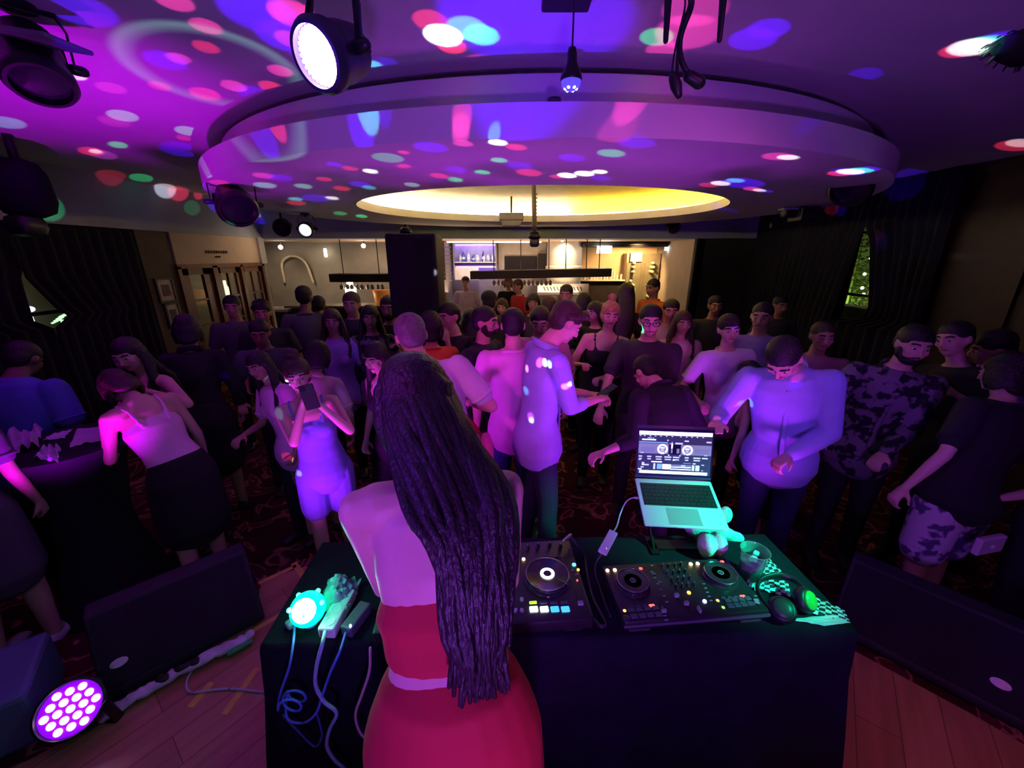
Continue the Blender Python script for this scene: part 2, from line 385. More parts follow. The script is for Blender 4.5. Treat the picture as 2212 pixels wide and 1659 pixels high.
# ================================================================== special materials
def nodes_mat(name):
    m = bpy.data.materials.new(name); m.use_nodes = True
    return m, m.node_tree.nodes, m.node_tree.links, m.node_tree.nodes['Principled BSDF']
def ramp(N, stops):
    r = N.new('ShaderNodeValToRGB'); e = r.color_ramp.elements
    while len(e) < len(stops): e.new(0.5)
    for i, (p, c) in enumerate(stops): e[i].position = p; e[i].color = (*c, 1)
    return r
def carpet_mat():
    m, N, L, b = nodes_mat('patterned_carpet')
    tc = N.new('ShaderNodeTexCoord')
    n1 = N.new('ShaderNodeTexNoise'); n1.inputs['Scale'].default_value = 2.2; n1.inputs['Distortion'].default_value = 2.6; n1.inputs['Detail'].default_value = 1.5
    L.new(tc.outputs['Object'], n1.inputs['Vector'])
    mu = N.new('ShaderNodeMath'); mu.operation = 'MULTIPLY'; mu.inputs[1].default_value = 12
    L.new(n1.outputs['Fac'], mu.inputs[0])
    sn = N.new('ShaderNodeMath'); sn.operation = 'SINE'; L.new(mu.outputs[0], sn.inputs[0])
    r = ramp(N, [(0.0, (.05, .012, .015)), (.55, (.07, .015, .02)), (.68, (.34, .11, .10)), (.78, (.40, .16, .13)), (.86, (.09, .02, .025))])
    mr = N.new('ShaderNodeMapRange'); mr.inputs['From Min'].default_value = -1; L.new(sn.outputs[0], mr.inputs[0]); L.new(mr.outputs[0], r.inputs[0])
    L.new(r.outputs[0], b.inputs['Base Color']); b.inputs['Roughness'].default_value = .95; b.inputs['Specular IOR Level'].default_value = .1
    nb = N.new('ShaderNodeTexNoise'); nb.inputs['Scale'].default_value = 300; L.new(tc.outputs['Object'], nb.inputs['Vector'])
    bp = N.new('ShaderNodeBump'); bp.inputs['Strength'].default_value = .4; L.new(nb.outputs['Fac'], bp.inputs['Height']); L.new(bp.outputs[0], b.inputs['Normal'])
    return m
def wood_mat(name, c1, c2, plank=0.14, length=1.1, rot=0.0, rough=.35):
    m, N, L, b = nodes_mat(name)
    tc = N.new('ShaderNodeTexCoord'); mp = N.new('ShaderNodeMapping'); mp.inputs['Rotation'].default_value = (0, 0, rot)
    L.new(tc.outputs['Object'], mp.inputs[0])
    br = N.new('ShaderNodeTexBrick'); br.inputs['Scale'].default_value = 1; br.inputs['Brick Width'].default_value = length; br.inputs['Row Height'].default_value = plank
    br.inputs['Mortar Size'].default_value = .002; br.inputs['Color1'].default_value = (*c1, 1); br.inputs['Color2'].default_value = (*c2, 1)
    br.inputs['Mortar'].default_value = tuple(x * .35 for x in c1) + (1,); br.inputs['Bias'].default_value = 0.0
    L.new(mp.outputs[0], br.inputs['Vector'])
    m2 = N.new('ShaderNodeMapping'); m2.inputs['Scale'].default_value = (1.5, 22, 22); L.new(mp.outputs[0], m2.inputs[0])
    nz = N.new('ShaderNodeTexNoise'); nz.inputs['Scale'].default_value = 1.5; nz.inputs['Detail'].default_value = 6; L.new(m2.outputs[0], nz.inputs['Vector'])
    mr = N.new('ShaderNodeMapRange'); mr.inputs['To Min'].default_value = .6; mr.inputs['To Max'].default_value = 1.25; L.new(nz.outputs['Fac'], mr.inputs[0])
    sc = N.new('ShaderNodeVectorMath'); sc.operation = 'SCALE'; L.new(br.outputs['Color'], sc.inputs[0]); L.new(mr.outputs[0], sc.inputs['Scale'])
    L.new(sc.outputs[0], b.inputs['Base Color']); b.inputs['Roughness'].default_value = rough
    return m
def checker_mat():
    m, N, L, b = nodes_mat('checked_napkin_paper')
    tc = N.new('ShaderNodeTexCoord'); ck = N.new('ShaderNodeTexChecker'); ck.inputs['Scale'].default_value = 38
    ck.inputs['Color1'].default_value = (.8, .84, .84, 1); ck.inputs['Color2'].default_value = (.015, .02, .02, 1)
    L.new(tc.outputs['UV'], ck.inputs['Vector']); L.new(ck.outputs['Color'], b.inputs['Base Color']); b.inputs['Roughness'].default_value = .8
    return m

M_plaster = mat('white_plaster', (.72, .70, .70), .75, var=.05, scale=2.2, bump=.06, bscale=30)
M_plaster2 = mat('white_plaster_rim', (.80, .78, .78), .6, var=.03, scale=3)
M_beam = mat('grey_plaster', (.36, .42, .50), .8, var=.08, scale=3)
M_dark = mat('dark_paint', (.018, .018, .022), .8, var=.3, scale=3)
M_curtain = mat('black_velvet', (.010, .011, .018), .9, var=.3, scale=5)
M_beige = mat('beige_paint', (.62, .50, .38), .75, var=.06, scale=4)
M_greige = mat('grey_panel', (.34, .31, .28), .6, var=.12, scale=3)
M_carpet = carpet_mat()
M_stagewood = wood_mat('orange_floorboards', (.52, .27, .13), (.40, .19, .09), .145, 1.2, rad(-52))
M_panelwood = wood_mat('dark_wall_panelling', (.035, .016, .010), (.028, .012, .008), .9, .55, 0, .5)
M_doorwood = wood_mat('red_brown_door_wood', (.22, .08, .035), (.19, .07, .03), .9, 2.5, 0, .4)
M_black = mat('black_plastic', (.012, .012, .014), .42, var=.2, scale=20)
M_blackm = mat('black_metal', (.02, .02, .022), .35, metal=.6, var=.2, scale=20)
M_chrome = mat('chrome', (.7, .7, .72), .2, metal=1, var=.05)
M_glass = mat('window_glass', (.9, .95, .93), .02, trans=1.0, var=.0)
def emi(name, c, s): return mat(name, c, .5, emit=c, estr=s, var=.0)

# ================================================================== the setting
m = MB(); m.box((-.9, 4.3, -.05), (12.4, 12.4, .1)); struct('floor', m, M_carpet)
stage_poly = [(-3.3, -1.6), (-3.3, .85), (-1.62, 1.93), (-1.25, 2.06), (-1.0, 1.78), (1.15, 1.74), (1.95, 1.84), (2.45, 1.55), (3.4, .8), (3.4, -1.6)]
m = MB(); m.prism(stage_poly, 0.0, .25); struct('trim_1', m, M_carpet)
wood_poly = [(-3.0, -1.55), (-2.35, .55), (-1.72, 1.12), (-1.38, 1.62), (-1.50, 1.88), (-1.28, 1.99), (-1.02, 1.62), (1.1, 1.5), (1.62, 1.5), (1.95, 1.15), (2.7, .2), (3.2, -1.55)]
m = MB(); m.prism(wood_poly, .25, .256); struct('trim_2', m, M_stagewood)

m = MB(); m.box((-.2, 3.1, Z_CEIL + .05), (9.6, 9.4, .1)); struct('ceiling', m, M_plaster)

def epts(c, r, n=128, s=0.0):
    return [(c[0] + (r[0] + s) * math.cos(2 * math.pi * k / n), c[1] + (r[1] + s) * math.sin(2 * math.pi * k / n)) for k in range(n)]
def ering(mb, oc, orr, ic, ir, z0, z1, n=160):
    o = epts(oc, orr, n); i = epts(ic, ir, n)
    vs = [(x, y, z0) for x, y in o] + [(x, y, z1) for x, y in o] + [(x, y, z0) for x, y in i] + [(x, y, z1) for x, y in i]
    fs = []
    for k in range(n):
        q = (k + 1) % n
        fs += [(k, q, n + q, n + k), (2 * n + q, 2 * n + k, 3 * n + k, 3 * n + q), (q, k, 2 * n + k, 2 * n + q), (n + k, n + q, 3 * n + q, 3 * n + k)]
    mb.add(vs, fs)
def sub(r, d): return (r[0] + d, r[1] + d)
m = MB(); ering(m, DISC_C, DISC_R, HOLE_C, HOLE_R, Z_DISC, 2.69); ering(m, DISC_C, DISC_R, DISC_C, sub(DISC_R, -.3), 2.69, 2.735)
struct('trim_3', m, M_plaster2, smooth=True, auto=30)
COVE_R = sub(HOLE_R, .20)
m = MB(); ering(m, DISC_C, sub(DISC_R, -.17), HOLE_C, COVE_R, 2.69, 2.90); ering(m, DISC_C, sub(DISC_R, -.33), HOLE_C, COVE_R, 2.90, Z_CEIL)
struct('trim_4', m, M_plaster, smooth=True, auto=30)
m = MB(); m.prism(epts(HOLE_C, COVE_R, 96, .02), 2.92, 2.96); struct('trim_5', m, mat('cove_brown_darkened', (.34, .27, .22), .8))  # brown is darkened in the colour against the strip's brightness
# cove light behind the lip, warm white on the left half and yellow on the right
def cove(name, a0, a1, c, s):
    mb = MB(); r = sub(HOLE_R, .13)
    pts = [(HOLE_C[0] + r[0] * math.cos(rad(a)), HOLE_C[1] + r[1] * math.sin(rad(a)), 2.705) for a in range(a0, a1 + 1, 3)]
    mb.tube(pts, [.011] * len(pts), side=(0, 0, 1), seg=6); o = mb.build(name, emi(name, c, s), smooth=True); return o
o = cove('cove_light_strip', 75, 285, (1.0, .78, .42), 90); tag(o, 'warm white light strip glowing in the left half of the ceiling cove', 'light strip', 'cove lights')
o = cove('cove_light_strip', 285, 435, (1.0, .70, .05), 40); o.data.materials[0] = emi('cove_yellow', (1.0, .62, .03), 70); tag(o, 'yellow light strip glowing in the right half of the ceiling cove', 'light strip', 'cove lights')

# bulkheads
m = MB(); m.box((-4.8, 3.05, 2.69), (.4, 9.3, .56)); struct('trim_6', m, M_beam)
m = MB(); m.box((-1.3, 7.85, 2.69), (11.8, .3, .56)); struct('trim_7', m, M_beam)
# bar ceiling
m = MB(); m.box((-1.3, 9.05, 2.46), (11.8, 2.1, .1)); struct('trim_8', m, M_beige)
# left wall
m = MB()
m.box((-4.75, .95, 1.2), (.1, 5.3, 2.42)); m.box((-4.75, 4.75, 1.2), (.1, .9, 2.42)); m.box((-4.75, 3.95, .65), (.1, .72, 1.3)); m.box((-4.75, 3.95, 2.27), (.1, .72, .3))
struct('wall_left', m, M_dark)
m = MB(); m.box((-4.72, 5.44, 1.2), (.14, .52, 2.42)); struct('wall_pictures', m, mat('dark_brown_paint', (.10, .07, .055), .7, var=.2, scale=3))
m = MB(); m.box((-4.70, 6.65, 2.19), (.14, 1.94, .46)); struct('wall_left_doors', m, M_beige)
bpy.data.objects['wall_left_doors'].name = 'wall_entrance'
m = MB(); m.box((-5.6, 7.68, 1.2), (1.95, .1, 2.42)); struct('wall_return', m, M_greige)
m = MB(); m.box((-4.62, 7.66, 2.2), (.05, .16, .46)); struct('trim_9', m, M_plaster2)
m = MB(); m.box((-6.45, 6.4, 1.2), (.1, 2.6, 2.42)); m.box((-5.6, 5.15, 1.2), (1.7, .1, 2.42)); struct('wall_hall', m, mat('hall_brown_paint', (.34, .22, .13), .7))
m = MB(); m.box((-7.0, 9.0, 1.2), (.1, 2.7, 2.42)); struct('wall_bar_left', m, M_greige)
m = MB(); m.box((-1.95, 10.05, 1.2), (10.2, .1, 2.42)); struct('wall_back', m, M_greige)
# kitchen beyond the opening at the right of the bar
m = MB(); m.box((3.55, 8.95, 1.2), (.12, 2.3, 2.42)); struct('wall_bar_right', m, M_beige)
# right wall, wood panelling near, dark by the curtains
m = MB()
m.box((4.68, 1.62, 1.49), (.16, 6.44, 2.98)); struct('wall_right', m, M_panelwood)
m = MB(); m.box((4.68, 6.75, 1.49), (.16, 2.1, 2.98)); m.box((4.68, 5.27, .62), (.16, .9, 1.24)); m.box((4.68, 5.27, 2.79), (.16, .9, .36)); struct('wall_right_window', m, M_dark)
bpy.data.objects['wall_right_window'].name = 'wall_window'
m = MB(); m.box((4.1, 7.85, 1.2), (1.3, .1, 2.42)); struct('wall_right_end', m, M_dark)
m = MB(); m.box((-.2, -1.65, 1.49), (9.6, .1, 2.98)); struct('wall_front', m, M_dark)
# raised frames of the right wall panelling
m = MB()
for y in (.4, 1.5, 2.6, 3.7, 4.65):
    m.box((4.585, y, 1.5), (.03, .09, 2.9))
for z in (.15, 1.2, 2.1, 2.9): m.box((4.583, 2.5, z), (.025, 4.6, .07))
struct('trim_10', m, mat('dark_panel_frame', (.03, .013, .008), .45, var=.2))

def pane_window(n, x, y0, y1, z0, z1, bars, side):
    """glazed opening in a side wall: frame, sash bars and a glass pane"""
    fr = MB()
    for z in (z0, z1): fr.box((x, (y0 + y1) / 2, z), (.06, y1 - y0 + .05, .05))
    for y in (y0, y1): fr.box((x, y, (z0 + z1) / 2), (.06, .05, z1 - z0))
    for z in bars: fr.box((x, (y0 + y1) / 2, z), (.05, y1 - y0, .035))
    o = struct('window_%d' % n, fr, M_blackm)
    g = MB(); g.box((x, (y0 + y1) / 2, (z0 + z1) / 2), (.006, y1 - y0, z1 - z0)); g.build('glass_pane', M_glass, o)
pane_window(1, 4.70, 4.82, 5.72, 1.24, 2.61, (1.60, 2.40), 1)
pane_window(2, -4.77, 3.59, 4.31, 1.30, 2.12, (1.55,), -1)

# ------------------------------------------------------------------ curtains: folded sheets that keep an A-shaped gap open
def curtain(name, label, x, edge_a, edge_b, z0, z1, group=None, n=90, nz=24, amp=.03, wl=.13, m_=None):
    """edge_a / edge_b: y of each vertical edge as a function of z"""
    mb = MB(); vs = []; fs = []
    for j in range(nz + 1):
        z = z0 + (z1 - z0) * j / nz; a, b = edge_a(z), edge_b(z)
        full = abs(edge_b(z1) - edge_a(z1))
        for i in range(n + 1):
            t = i / n; y = a + (b - a) * t
            ph = t * full / wl * 2 * math.pi
            vs.append((x + amp * math.sin(ph) + amp * .35 * math.sin(ph * .37 + 1.3 * z), y, z))
    for j in range(nz):
        for i in range(n):
            k = j * (n + 1) + i; fs.append((k, k + 1, k + n + 2, k + n + 1))
    mb.add(vs, fs); o = mb.build(name, m_ or M_curtain, smooth=True)
    sm = o.modifiers.new('thickness', 'SOLIDIFY'); sm.thickness = .006
    return tag(o, label, 'curtain', group)
def lin(pts):
    def f(z):
        p = sorted(pts)
        if z <= p[0][0]: return p[0][1]
        for (a, ya), (b, yb) in zip(p, p[1:]):
            if z <= b: return ya + (yb - ya) * (z - a) / (b - a)
        return p[-1][1]
    return f
curtain('curtain', 'black floor-length curtain drawn aside on the far side of the lit garden window', 4.50,
        lin([(0, 5.60), (1.30, 5.60), (1.38, 5.57), (2.42, 5.40), (2.50, 5.37), (2.9, 5.36)]), lambda z: 7.75, .02, 2.95, 'garden window curtains')
curtain('curtain', 'black curtain drawn aside on the near side of the lit garden window', 4.50,
        lambda z: 4.35, lin([(0, 5.55), (1.30, 5.55), (1.36, 5.05), (1.5, 5.0), (2.3, 5.24), (2.45, 5.36), (2.9, 5.36)]), .02, 2.95, 'garden window curtains')
curtain('curtain', 'dark drape pulled back at the far side of the small street window on the left', -4.62,
        lin([(0, 3.95), (1.42, 3.95), (1.47, 4.14), (1.60, 4.02), (1.9, 3.86), (2.4, 3.86)]), lambda z: 5.15, .02, 2.40, 'street window curtains')
curtain('curtain', 'dark drape pulled back at the near side of the small street window on the left', -4.62,
        lambda z: -.6, lin([(0, 3.93), (1.42, 3.93), (1.47, 3.78), (1.9, 3.80), (1.95, 3.85), (2.4, 3.85)]), .02, 2.40, 'street window curtains', n=260)

# ------------------------------------------------------------------ garden seen through the gap
M_leaf = mat('garden_leaf', (.16, .24, .05), .6, var=.4, scale=6)
def shrub(name, label, c, r, h, n, group=None):
    mb = MB(); rnd = random.Random(int(c[1] * 100))
    mb.tube([(0, 0, 0), (.02, .01, h * .5), (0, 0, h * .85)], [.03, .025, .01], seg=6)
    for i in range(n):
        a = rnd.uniform(0, 6.28); q = r * rnd.random() ** .5; z = h * rnd.uniform(.12, 1.0)
        p = V((q * math.cos(a), q * math.sin(a), z)); u = V((rnd.uniform(-1, 1), rnd.uniform(-1, 1), rnd.uniform(-.5, .9))).normalized(); w = u.orthogonal().normalized()
        l = .075; mb.add([p, p + u * l * .5 + w * l * .25, p + u * l, p + u * l * .5 - w * l * .25], [(0, 1, 2, 3)])
    o = mb.build(name, M_leaf, loc=c); return tag(o, label, 'shrub', group)
shrub('garden_shrub', 'leafy green shrub lit behind the garden window, left of its gap', (5.75, 6.85, 0), .50, 2.7, 1700, 'garden shrubs')
shrub('garden_shrub', 'leafy green shrub lit behind the garden window, right of its gap', (6.7, 7.4, 0), .45, 1.9, 1100, 'garden shrubs')
m = MB(); m.box((8.2, 9.2, 1.4), (.1, 4.4, 2.8)); tag(m.build('garden_wall', mat('pale_green_render', (.32, .40, .16), .8, var=.4, scale=2.5)), 'pale greenish garden wall seen through the gap in the curtains', 'wall')
m = MB(); m.box((5.05, 5.9, .70), (.26, 1.2, 1.40)); tag(m.build('garden_planter', mat('pale_stone', (.6, .62, .4), .8, var=.2, scale=5)), 'low pale stone planter outside the garden window', 'planter')
m = MB(); m.box((5.5, 5.6, 2.75), (.08, 2.6, .08)); m.box((5.5, 4.35, 1.37), (.08, .08, 2.74)); m.box((5.5, 6.85, 1.37), (.08, .08, 2.74)); tag(m.build('garden_pergola', M_dark), 'dark garden pergola frame the round bulbs hang from', 'pergola')
M_bulb = emi('garden_bulb_glow', (.95, 1.0, .62), 9)
for k, (px, py) in enumerate([(1882, 558), (1885, 567), (1868, 592), (1885, 595), (1863, 622), (1888, 624), (1866, 636)]):
    mb = MB(); p = atX(px, py, 5.5); mb.ell((0, 0, 0), (.022, .022, .022)); cd = MB(); cd.tube([(0, 0, .015), (0, 0, 2.72 - p.z)], [.002, .002], seg=6)
    gb = mb.build('garden_bulb', M_bulb, loc=p, smooth=True); cd.build('cord', M_black, gb)
    tag(gb, ORD[k] + ' glowing garden bulb from the top behind the window gap', 'lamp', 'garden bulbs')
M_street = emi('street_lamp_glow', (.75, .85, 1.0), 2.2)
mb = MB(); mb.ell((0, 0, 0), (.05, .05, .035)); mb.tube([(0, 0, -.03), (0, 0, -1.5)], [.01, .02], seg=6); tag(mb.build('street_lamp', M_street, loc=atX(62, 668, -5.6), smooth=True), 'cold white street light seen through the left curtain gap', 'lamp')
mb = MB()
for k in range(4): mb.box((0, .03 * k, .018 * k), (.02, .10, .012), (rad(18), 0, 0))
mb.box((.02, .04, -.70), (.02, .02, 1.42))
tag(mb.build('neon_sign', emi('green_neon', (.45, 1.0, .45), 1.6), loc=atX(121, 694, -4.9)), 'small green striped neon light at the lower corner of the left curtain gap', 'neon light')
mb = MB(); mb.box((-5.8, 4.35, 1.3), (.08, 1.5, 2.6)); tag(mb.build('street_facade', mat('street_plaster', (.30, .26, .16), .8, var=.3, scale=3)), 'dim plaster facade across the street behind the left curtain gap', 'wall')
light('street_glow', 'POINT', (-5.3, 4.3, 1.95), 1.2, (1.0, .85, .55), size=.05)

# ------------------------------------------------------------------ entrance doors
def glazed_door(n, y0, y1, rows, cols, stile=.09, pane_mat=None):
    x = -4.68; z0, z1 = .02, 1.94; fr = MB()
    fr.box((x, y0 + stile / 2, (z0 + z1) / 2), (.05, stile, z1 - z0)); fr.box((x, y1 - stile / 2, (z0 + z1) / 2), (.05, stile, z1 - z0))
    fr.box((x, (y0 + y1) / 2, z1 - .05), (.05, y1 - y0, .10)); fr.box((x, (y0 + y1) / 2, z0 + .18), (.05, y1 - y0, .36))
    for r in range(1, rows): fr.box((x, (y0 + y1) / 2, .38 + (z1 - .48) * r / rows), (.04, y1 - y0, .03))
    for c in range(1, cols): fr.box((x, y0 + (y1 - y0) * c / cols, (z0 + z1) / 2), (.04, .03, z1 - z0))
    o = struct('door_%d' % n, fr, M_doorwood)
    g = MB(); g.box((x, (y0 + y1) / 2, (z0 + z1) / 2), (.006, y1 - y0 - .1, z1 - z0 - .1)); g.build('glass_pane', M_glass, o)
    h = MB(); h.tube([(x + .03, y0 + .05, .95), (x + .07, y0 + .05, .95), (x + .07, y0 + .05, 1.10), (x + .03, y0 + .05, 1.10)], [.010] * 4, seg=8); h.build('door_handle', M_chrome, o, smooth=True)
glazed_door(1, 5.72, 6.32, 4, 1, .16); glazed_door(2, 6.44, 6.98, 4, 2, .09); glazed_door(3, 7.04, 7.60, 4, 2, .08)
m = MB(); m.box((-4.66, 6.66, 1.96), (.09, 2.0, .06)); m.box((-4.66, 6.38, .98), (.09, .10, 1.96)); m.box((-4.66, 7.01, .98), (.09, .06, 1.96)); m.box((-4.66, 5.69, .98), (.09, .06, 1.96)); m.box((-4.66, 7.62, .98), (.09, .06, 1.96))
struct('trim_11', m, M_doorwood)
# lit window deep in the hall
m = MB(); m.box((-6.36, 8.0, 1.72), (.03, .5, .5)); m.M = Matrix.Identity(4)
tag(m.build('hall_light_panel', emi('pale_green_panel', (.72, .88, .62), 1.8), loc=(.0, -1.25, 0)), 'pale green lit panel seen through the glass of the middle door', 'light panel')
# framed pictures on the wall beside the doors
def picture(label, y, z, w, h):
    t = thing('framed_picture', label, 'picture', (-4.645, y, z), 0, 'framed pictures by the doors')
    f = MB()
    for s in (-1, 1): f.box((.012, s * w / 2, 0), (.025, .025, h + .025)); f.box((.012, 0, s * h / 2), (.025, w, .025))
    f.build('frame', mat('dark_picture_frame', (.05, .03, .02), .4), t)
    g = MB(); g.box((.006, 0, 0), (.008, w, h)); g.build('mat_board', mat('picture_mount', (.62, .58, .55), .8), t)
    g = MB(); g.box((.011, 0, 0), (.006, w * .5, h * .5)); g.build('print', mat('dark_print', (.10, .06, .05), .6, var=.6, scale=14), t)
picture('square framed picture, upper one on the dark wall left of the doors', 5.40, 1.665, .25, .29)
picture('framed picture, lower one on the dark wall left of the doors', 5.42, 1.33, .21, .31)
# blurred lettering over the doors
t = thing('wall_lettering', 'dark illegible lettering on the beige wall above the doors', 'sign', (-4.625, 6.50, 2.14))
rn = random.Random(3)
for row, (n, w, h, zz) in enumerate([(9, .056, .045, .02), (3, .045, .022, -.05)]):
    for k in range(n):
        g = MB(); y = (k - (n - 1) / 2) * w; hh = h * rn.uniform(.7, 1.1)
        g.tube([(0, y - w * .3, zz - hh / 2), (0, y - w * .1, zz + hh / 2), (0, y + w * .15, zz - hh * .3), (0, y + w * .36, zz + hh * .4)], [.006] * 4, side=(0, 1, 0), seg=6)
        g.build('letter', mat('lettering_dark', (.08, .05, .03), .6), t, smooth=True)

# ================================================================== the bar
M_counter = mat('bar_counter_dark', (.035, .025, .02), .35, var=.2, scale=6)
m = MB(); m.box((-1.3, 8.55, .54), (6.6, .5, 1.08)); c = m.build('bar_counter', M_counter); tag(c, 'long dark bar counter running behind the crowd', 'bar counter')
m = MB(); m.box((-1.3, 8.52, 1.10), (6.8, .62, .045)); m.build('worktop', mat('bar_worktop', (.30, .25, .20), .25), c)
m = MB(); m.box((-.40, 9.72, .52), (2.0, .45, 1.04)); c = m.build('back_counter', mat('back_counter_grey', (.22, .20, .18), .4)); tag(c, 'low back counter under the lit bar shelves', 'counter')

# open shelf with violet light
M_shelf = mat('white_shelf', (.75, .74, .78), .4, var=.03)
t = thing('bar_shelf', 'white two-bay wall shelf glowing violet, holding bottles, behind the bar', 'shelf', (-.87, 9.80, 1.97))
g = MB()
g.box((0, .10, .20), (.98, .02, .46)); g.build('back_panel', mat('shelf_back', (.55, .52, .75), .5), t)
g = MB(); g.box((0, -.02, -.008), (.98, .26, .022)); g.box((0, -.02, .40), (.98, .26, .022)); g.box((0, -.02, -.10), (.98, .26, .022)); g.build('shelf_board', M_shelf, t)
for x in (-.495, .495): g = MB(); g.box((x, -.02, .03), (.02, .26, .80)); g.build('side_panel', M_greige, t)
g = MB(); g.box((0, .075, .38), (.94, .012, .012)); g.box((0, .075, -.125), (.94, .012, .012)); g.build('light_strip', emi('violet_led', (.16, .06, 1.0), 26), t)
g = MB(); g.box((-.20, -.06, -.265), (.56, .18, .28)); tag(g.build('white_panel', mat('cream_panel', (.85, .80, .74), .5)), 'cream coloured square cabinet under the violet bar shelf', 'cabinet'); bpy.data.objects['white_panel'].location = t.location; bpy.data.objects['white_panel'].name = 'wall_cabinet'

def bottle(name, label, loc, h, r, colr, group, cat='bottle', glass=True, neck=.35, emitc=None):
    t = thing(name, label, cat, loc, 0, group)
    g = MB(); g.lathe([(r * .9, 0), (r, .01), (r, h * (1 - neck) - .02), (r * .75, h * (1 - neck) + .02), (r * .32, h * (1 - neck * .6)), (r * .30, h * .97)], seg=14)
    g.build('glass', mat('bottle_' + colr[0], colr[1], .12, var=.1, coat=.6), t, smooth=True, auto=40)
    g = MB(); g.lathe([(r * .34, h * .955), (r * .34, h), (0, h)], seg=10); g.build('cap', mat('bottle_cap', (.5, .45, .4), .3), t, smooth=True)
    g = MB(); g.lathe([(r * 1.02, h * .2), (r * 1.02, h * .45)], seg=14); g.build('paper_label', mat('bottle_label', (.85, .83, .78), .7), t, smooth=True)
    return t
BC = [('blue', (.05, .12, .5)), ('clear', (.6, .65, .75)), ('green', (.05, .18, .06)), ('amber', (.35, .14, .03)), ('white', (.8, .8, .82)), ('dark', (.02, .02, .02))]
for k, (x, h, r, ci) in enumerate([(-1.22, .17, .035, 1), (-1.15, .24, .045, 0), (-1.03, .22, .04, 4), (-.90, .17, .05, 0), (-.82, .20, .055, 1), (-.68, .25, .032, 5), (-.66, .17, .03, 4), (-.56, .20, .045, 1), (-.45, .16, .035, 4)]):
    bottle('liquor_bottle', ORD[k] + ' bottle from the left on the violet lit bar shelf', (x, 9.76 + .015 * (k % 2), 1.975), h, r, BC[ci], 'bottles on the violet bar shelf')
# dark menu screen
t = thing('menu_screen', 'dark twin screen mounted on the pale wall behind the bar', 'screen', (.29, 9.915, 1.93))
for x in (-.28, .12):
    g = MB(); g.rbox((x, 0, 0), (.38, .05, .34), .012, (0, 0, 0)); g.build('screen_panel', mat('screen_black', (.01, .01, .012), .25), t)
g = MB(); g.box((.42, -.035, .02), (.18, .11, .42)); g.build('speaker_box', M_black, t)
m = MB(); m.box((.25, 9.97, 2.1), (1.15, .05, .62)); tag(m.build('wall_panel', mat('pale_wall_panel', (.55, .50, .44), .6)), 'pale wall panel behind the dark twin screen', 'wall panel')
# round pale column
m = MB(); m.lathe([(.40, 0), (.40, 1.80), (.43, 1.83), (.43, 1.87), (.40, 1.90), (.40, 2.41)], c=(1.21, 9.55, 0), seg=40)
tag(m.build('round_column', mat('column_plaster', (.66, .62, .55), .55, var=.08), smooth=True, auto=35), 'round pale column lit from above behind the bar', 'column')
# kitchen niche on the right
m = MB(); m.box((2.55, 9.96, 1.35), (1.85, .06, 2.0)); tag(m.build('kitchen_wall_panel', mat('orange_plaster', (.80, .52, .26), .7, var=.08)), 'warm orange wall panel of the lit kitchen niche', 'wall panel')
m = MB(); m.rbox((2.52, 9.45, 2.345), (1.92, .5, .12), .05); tag(m.build('niche_canopy', M_black), 'black rounded canopy above the lit kitchen niche', 'canopy')
def pendant(loc, label, r=.16, h=.15, drop=.08):
    t = thing('pendant_lamp', label, 'lamp', loc, 0, 'bar lamps')
    g = MB(); g.lathe([(r, 0), (r, h)], seg=28); g.build('lamp_shade', emi('lamp_shade_glow', (1.0, .93, .80), 7), t, smooth=True)
    g = MB(); g.tube([(0, 0, h), (0, 0, h + drop)], [.008, .008], seg=6); g.build('cord', M_black, t)
pendant((2.02, 9.1, 2.16), 'white glowing drum lamp under the black canopy')
g = MB(); g.lathe([(.03, 0), (.03, .10)], seg=12); tag(g.build('wall_lamp', emi('cold_tube', (.75, .9, 1.0), 9), loc=(3.44, 9.3, 2.22), smooth=True), 'small cold white tube lamp at the right end of the kitchen niche', 'lamp')
# wine fridge with round bottle ends
t = thing('wine_fridge', 'tall wine fridge with rows of bottle ends and a notice on top', 'fridge', (3.06, 9.66, 0))
g = MB(); g.box((0, .08, 1.08), (.78, .30, 2.16)); g.build('cabinet', mat('fridge_bronze', (.32, .26, .15), .35, metal=.3), t)
for x in (-.22, .20):
    g = MB(); g.rbox((x, -.10, 1.02), (.34, .04, 1.86), .012); g.build('door', mat('fridge_glass_door', (.22, .20, .12), .12, coat=.8), t)
g = MB(); g.box((-.20, -.14, 2.08), (.26, .02, .20)); g.build('notice', mat('paper_notice', (.85, .75, .55), .8), t)
g = MB()
for a in range(0, 181, 30): g.ell((-.20 + .05 * math.cos(rad(a + 180)), -.155, 2.08 + .03 * math.sin(rad(a + 180))), (.008, .004, .008), seg=6, rings=4)
g.build('notice_mark', mat('ink_brown', (.15, .08, .04), .7), t)
rn = random.Random(11)
for x, cn_ in ((-.30, 'left'), (.14, 'right')):
    row_ = -1
    for z in (1.95, 1.86, 1.76, 1.55, 1.46, 1.36, 1.20, 1.08, .95):
        if rn.random() < .85:
            row_ += 1
            g = MB(); g.tube([(3.06 + x + rn.uniform(-.02, .08), 9.38, z), (3.06 + x + rn.uniform(-.02, .02) + .03, 9.54, z)], [.03, .04], seg=10)
            tag(g.build('wine_bottle', mat('bottle_end', (.75, .68, .38), .2, coat=.5), smooth=True), ORD[row_] + ' bottle end from the top in the %s column of the wine fridge' % cn_, 'bottle', 'wine bottles in the fridge')
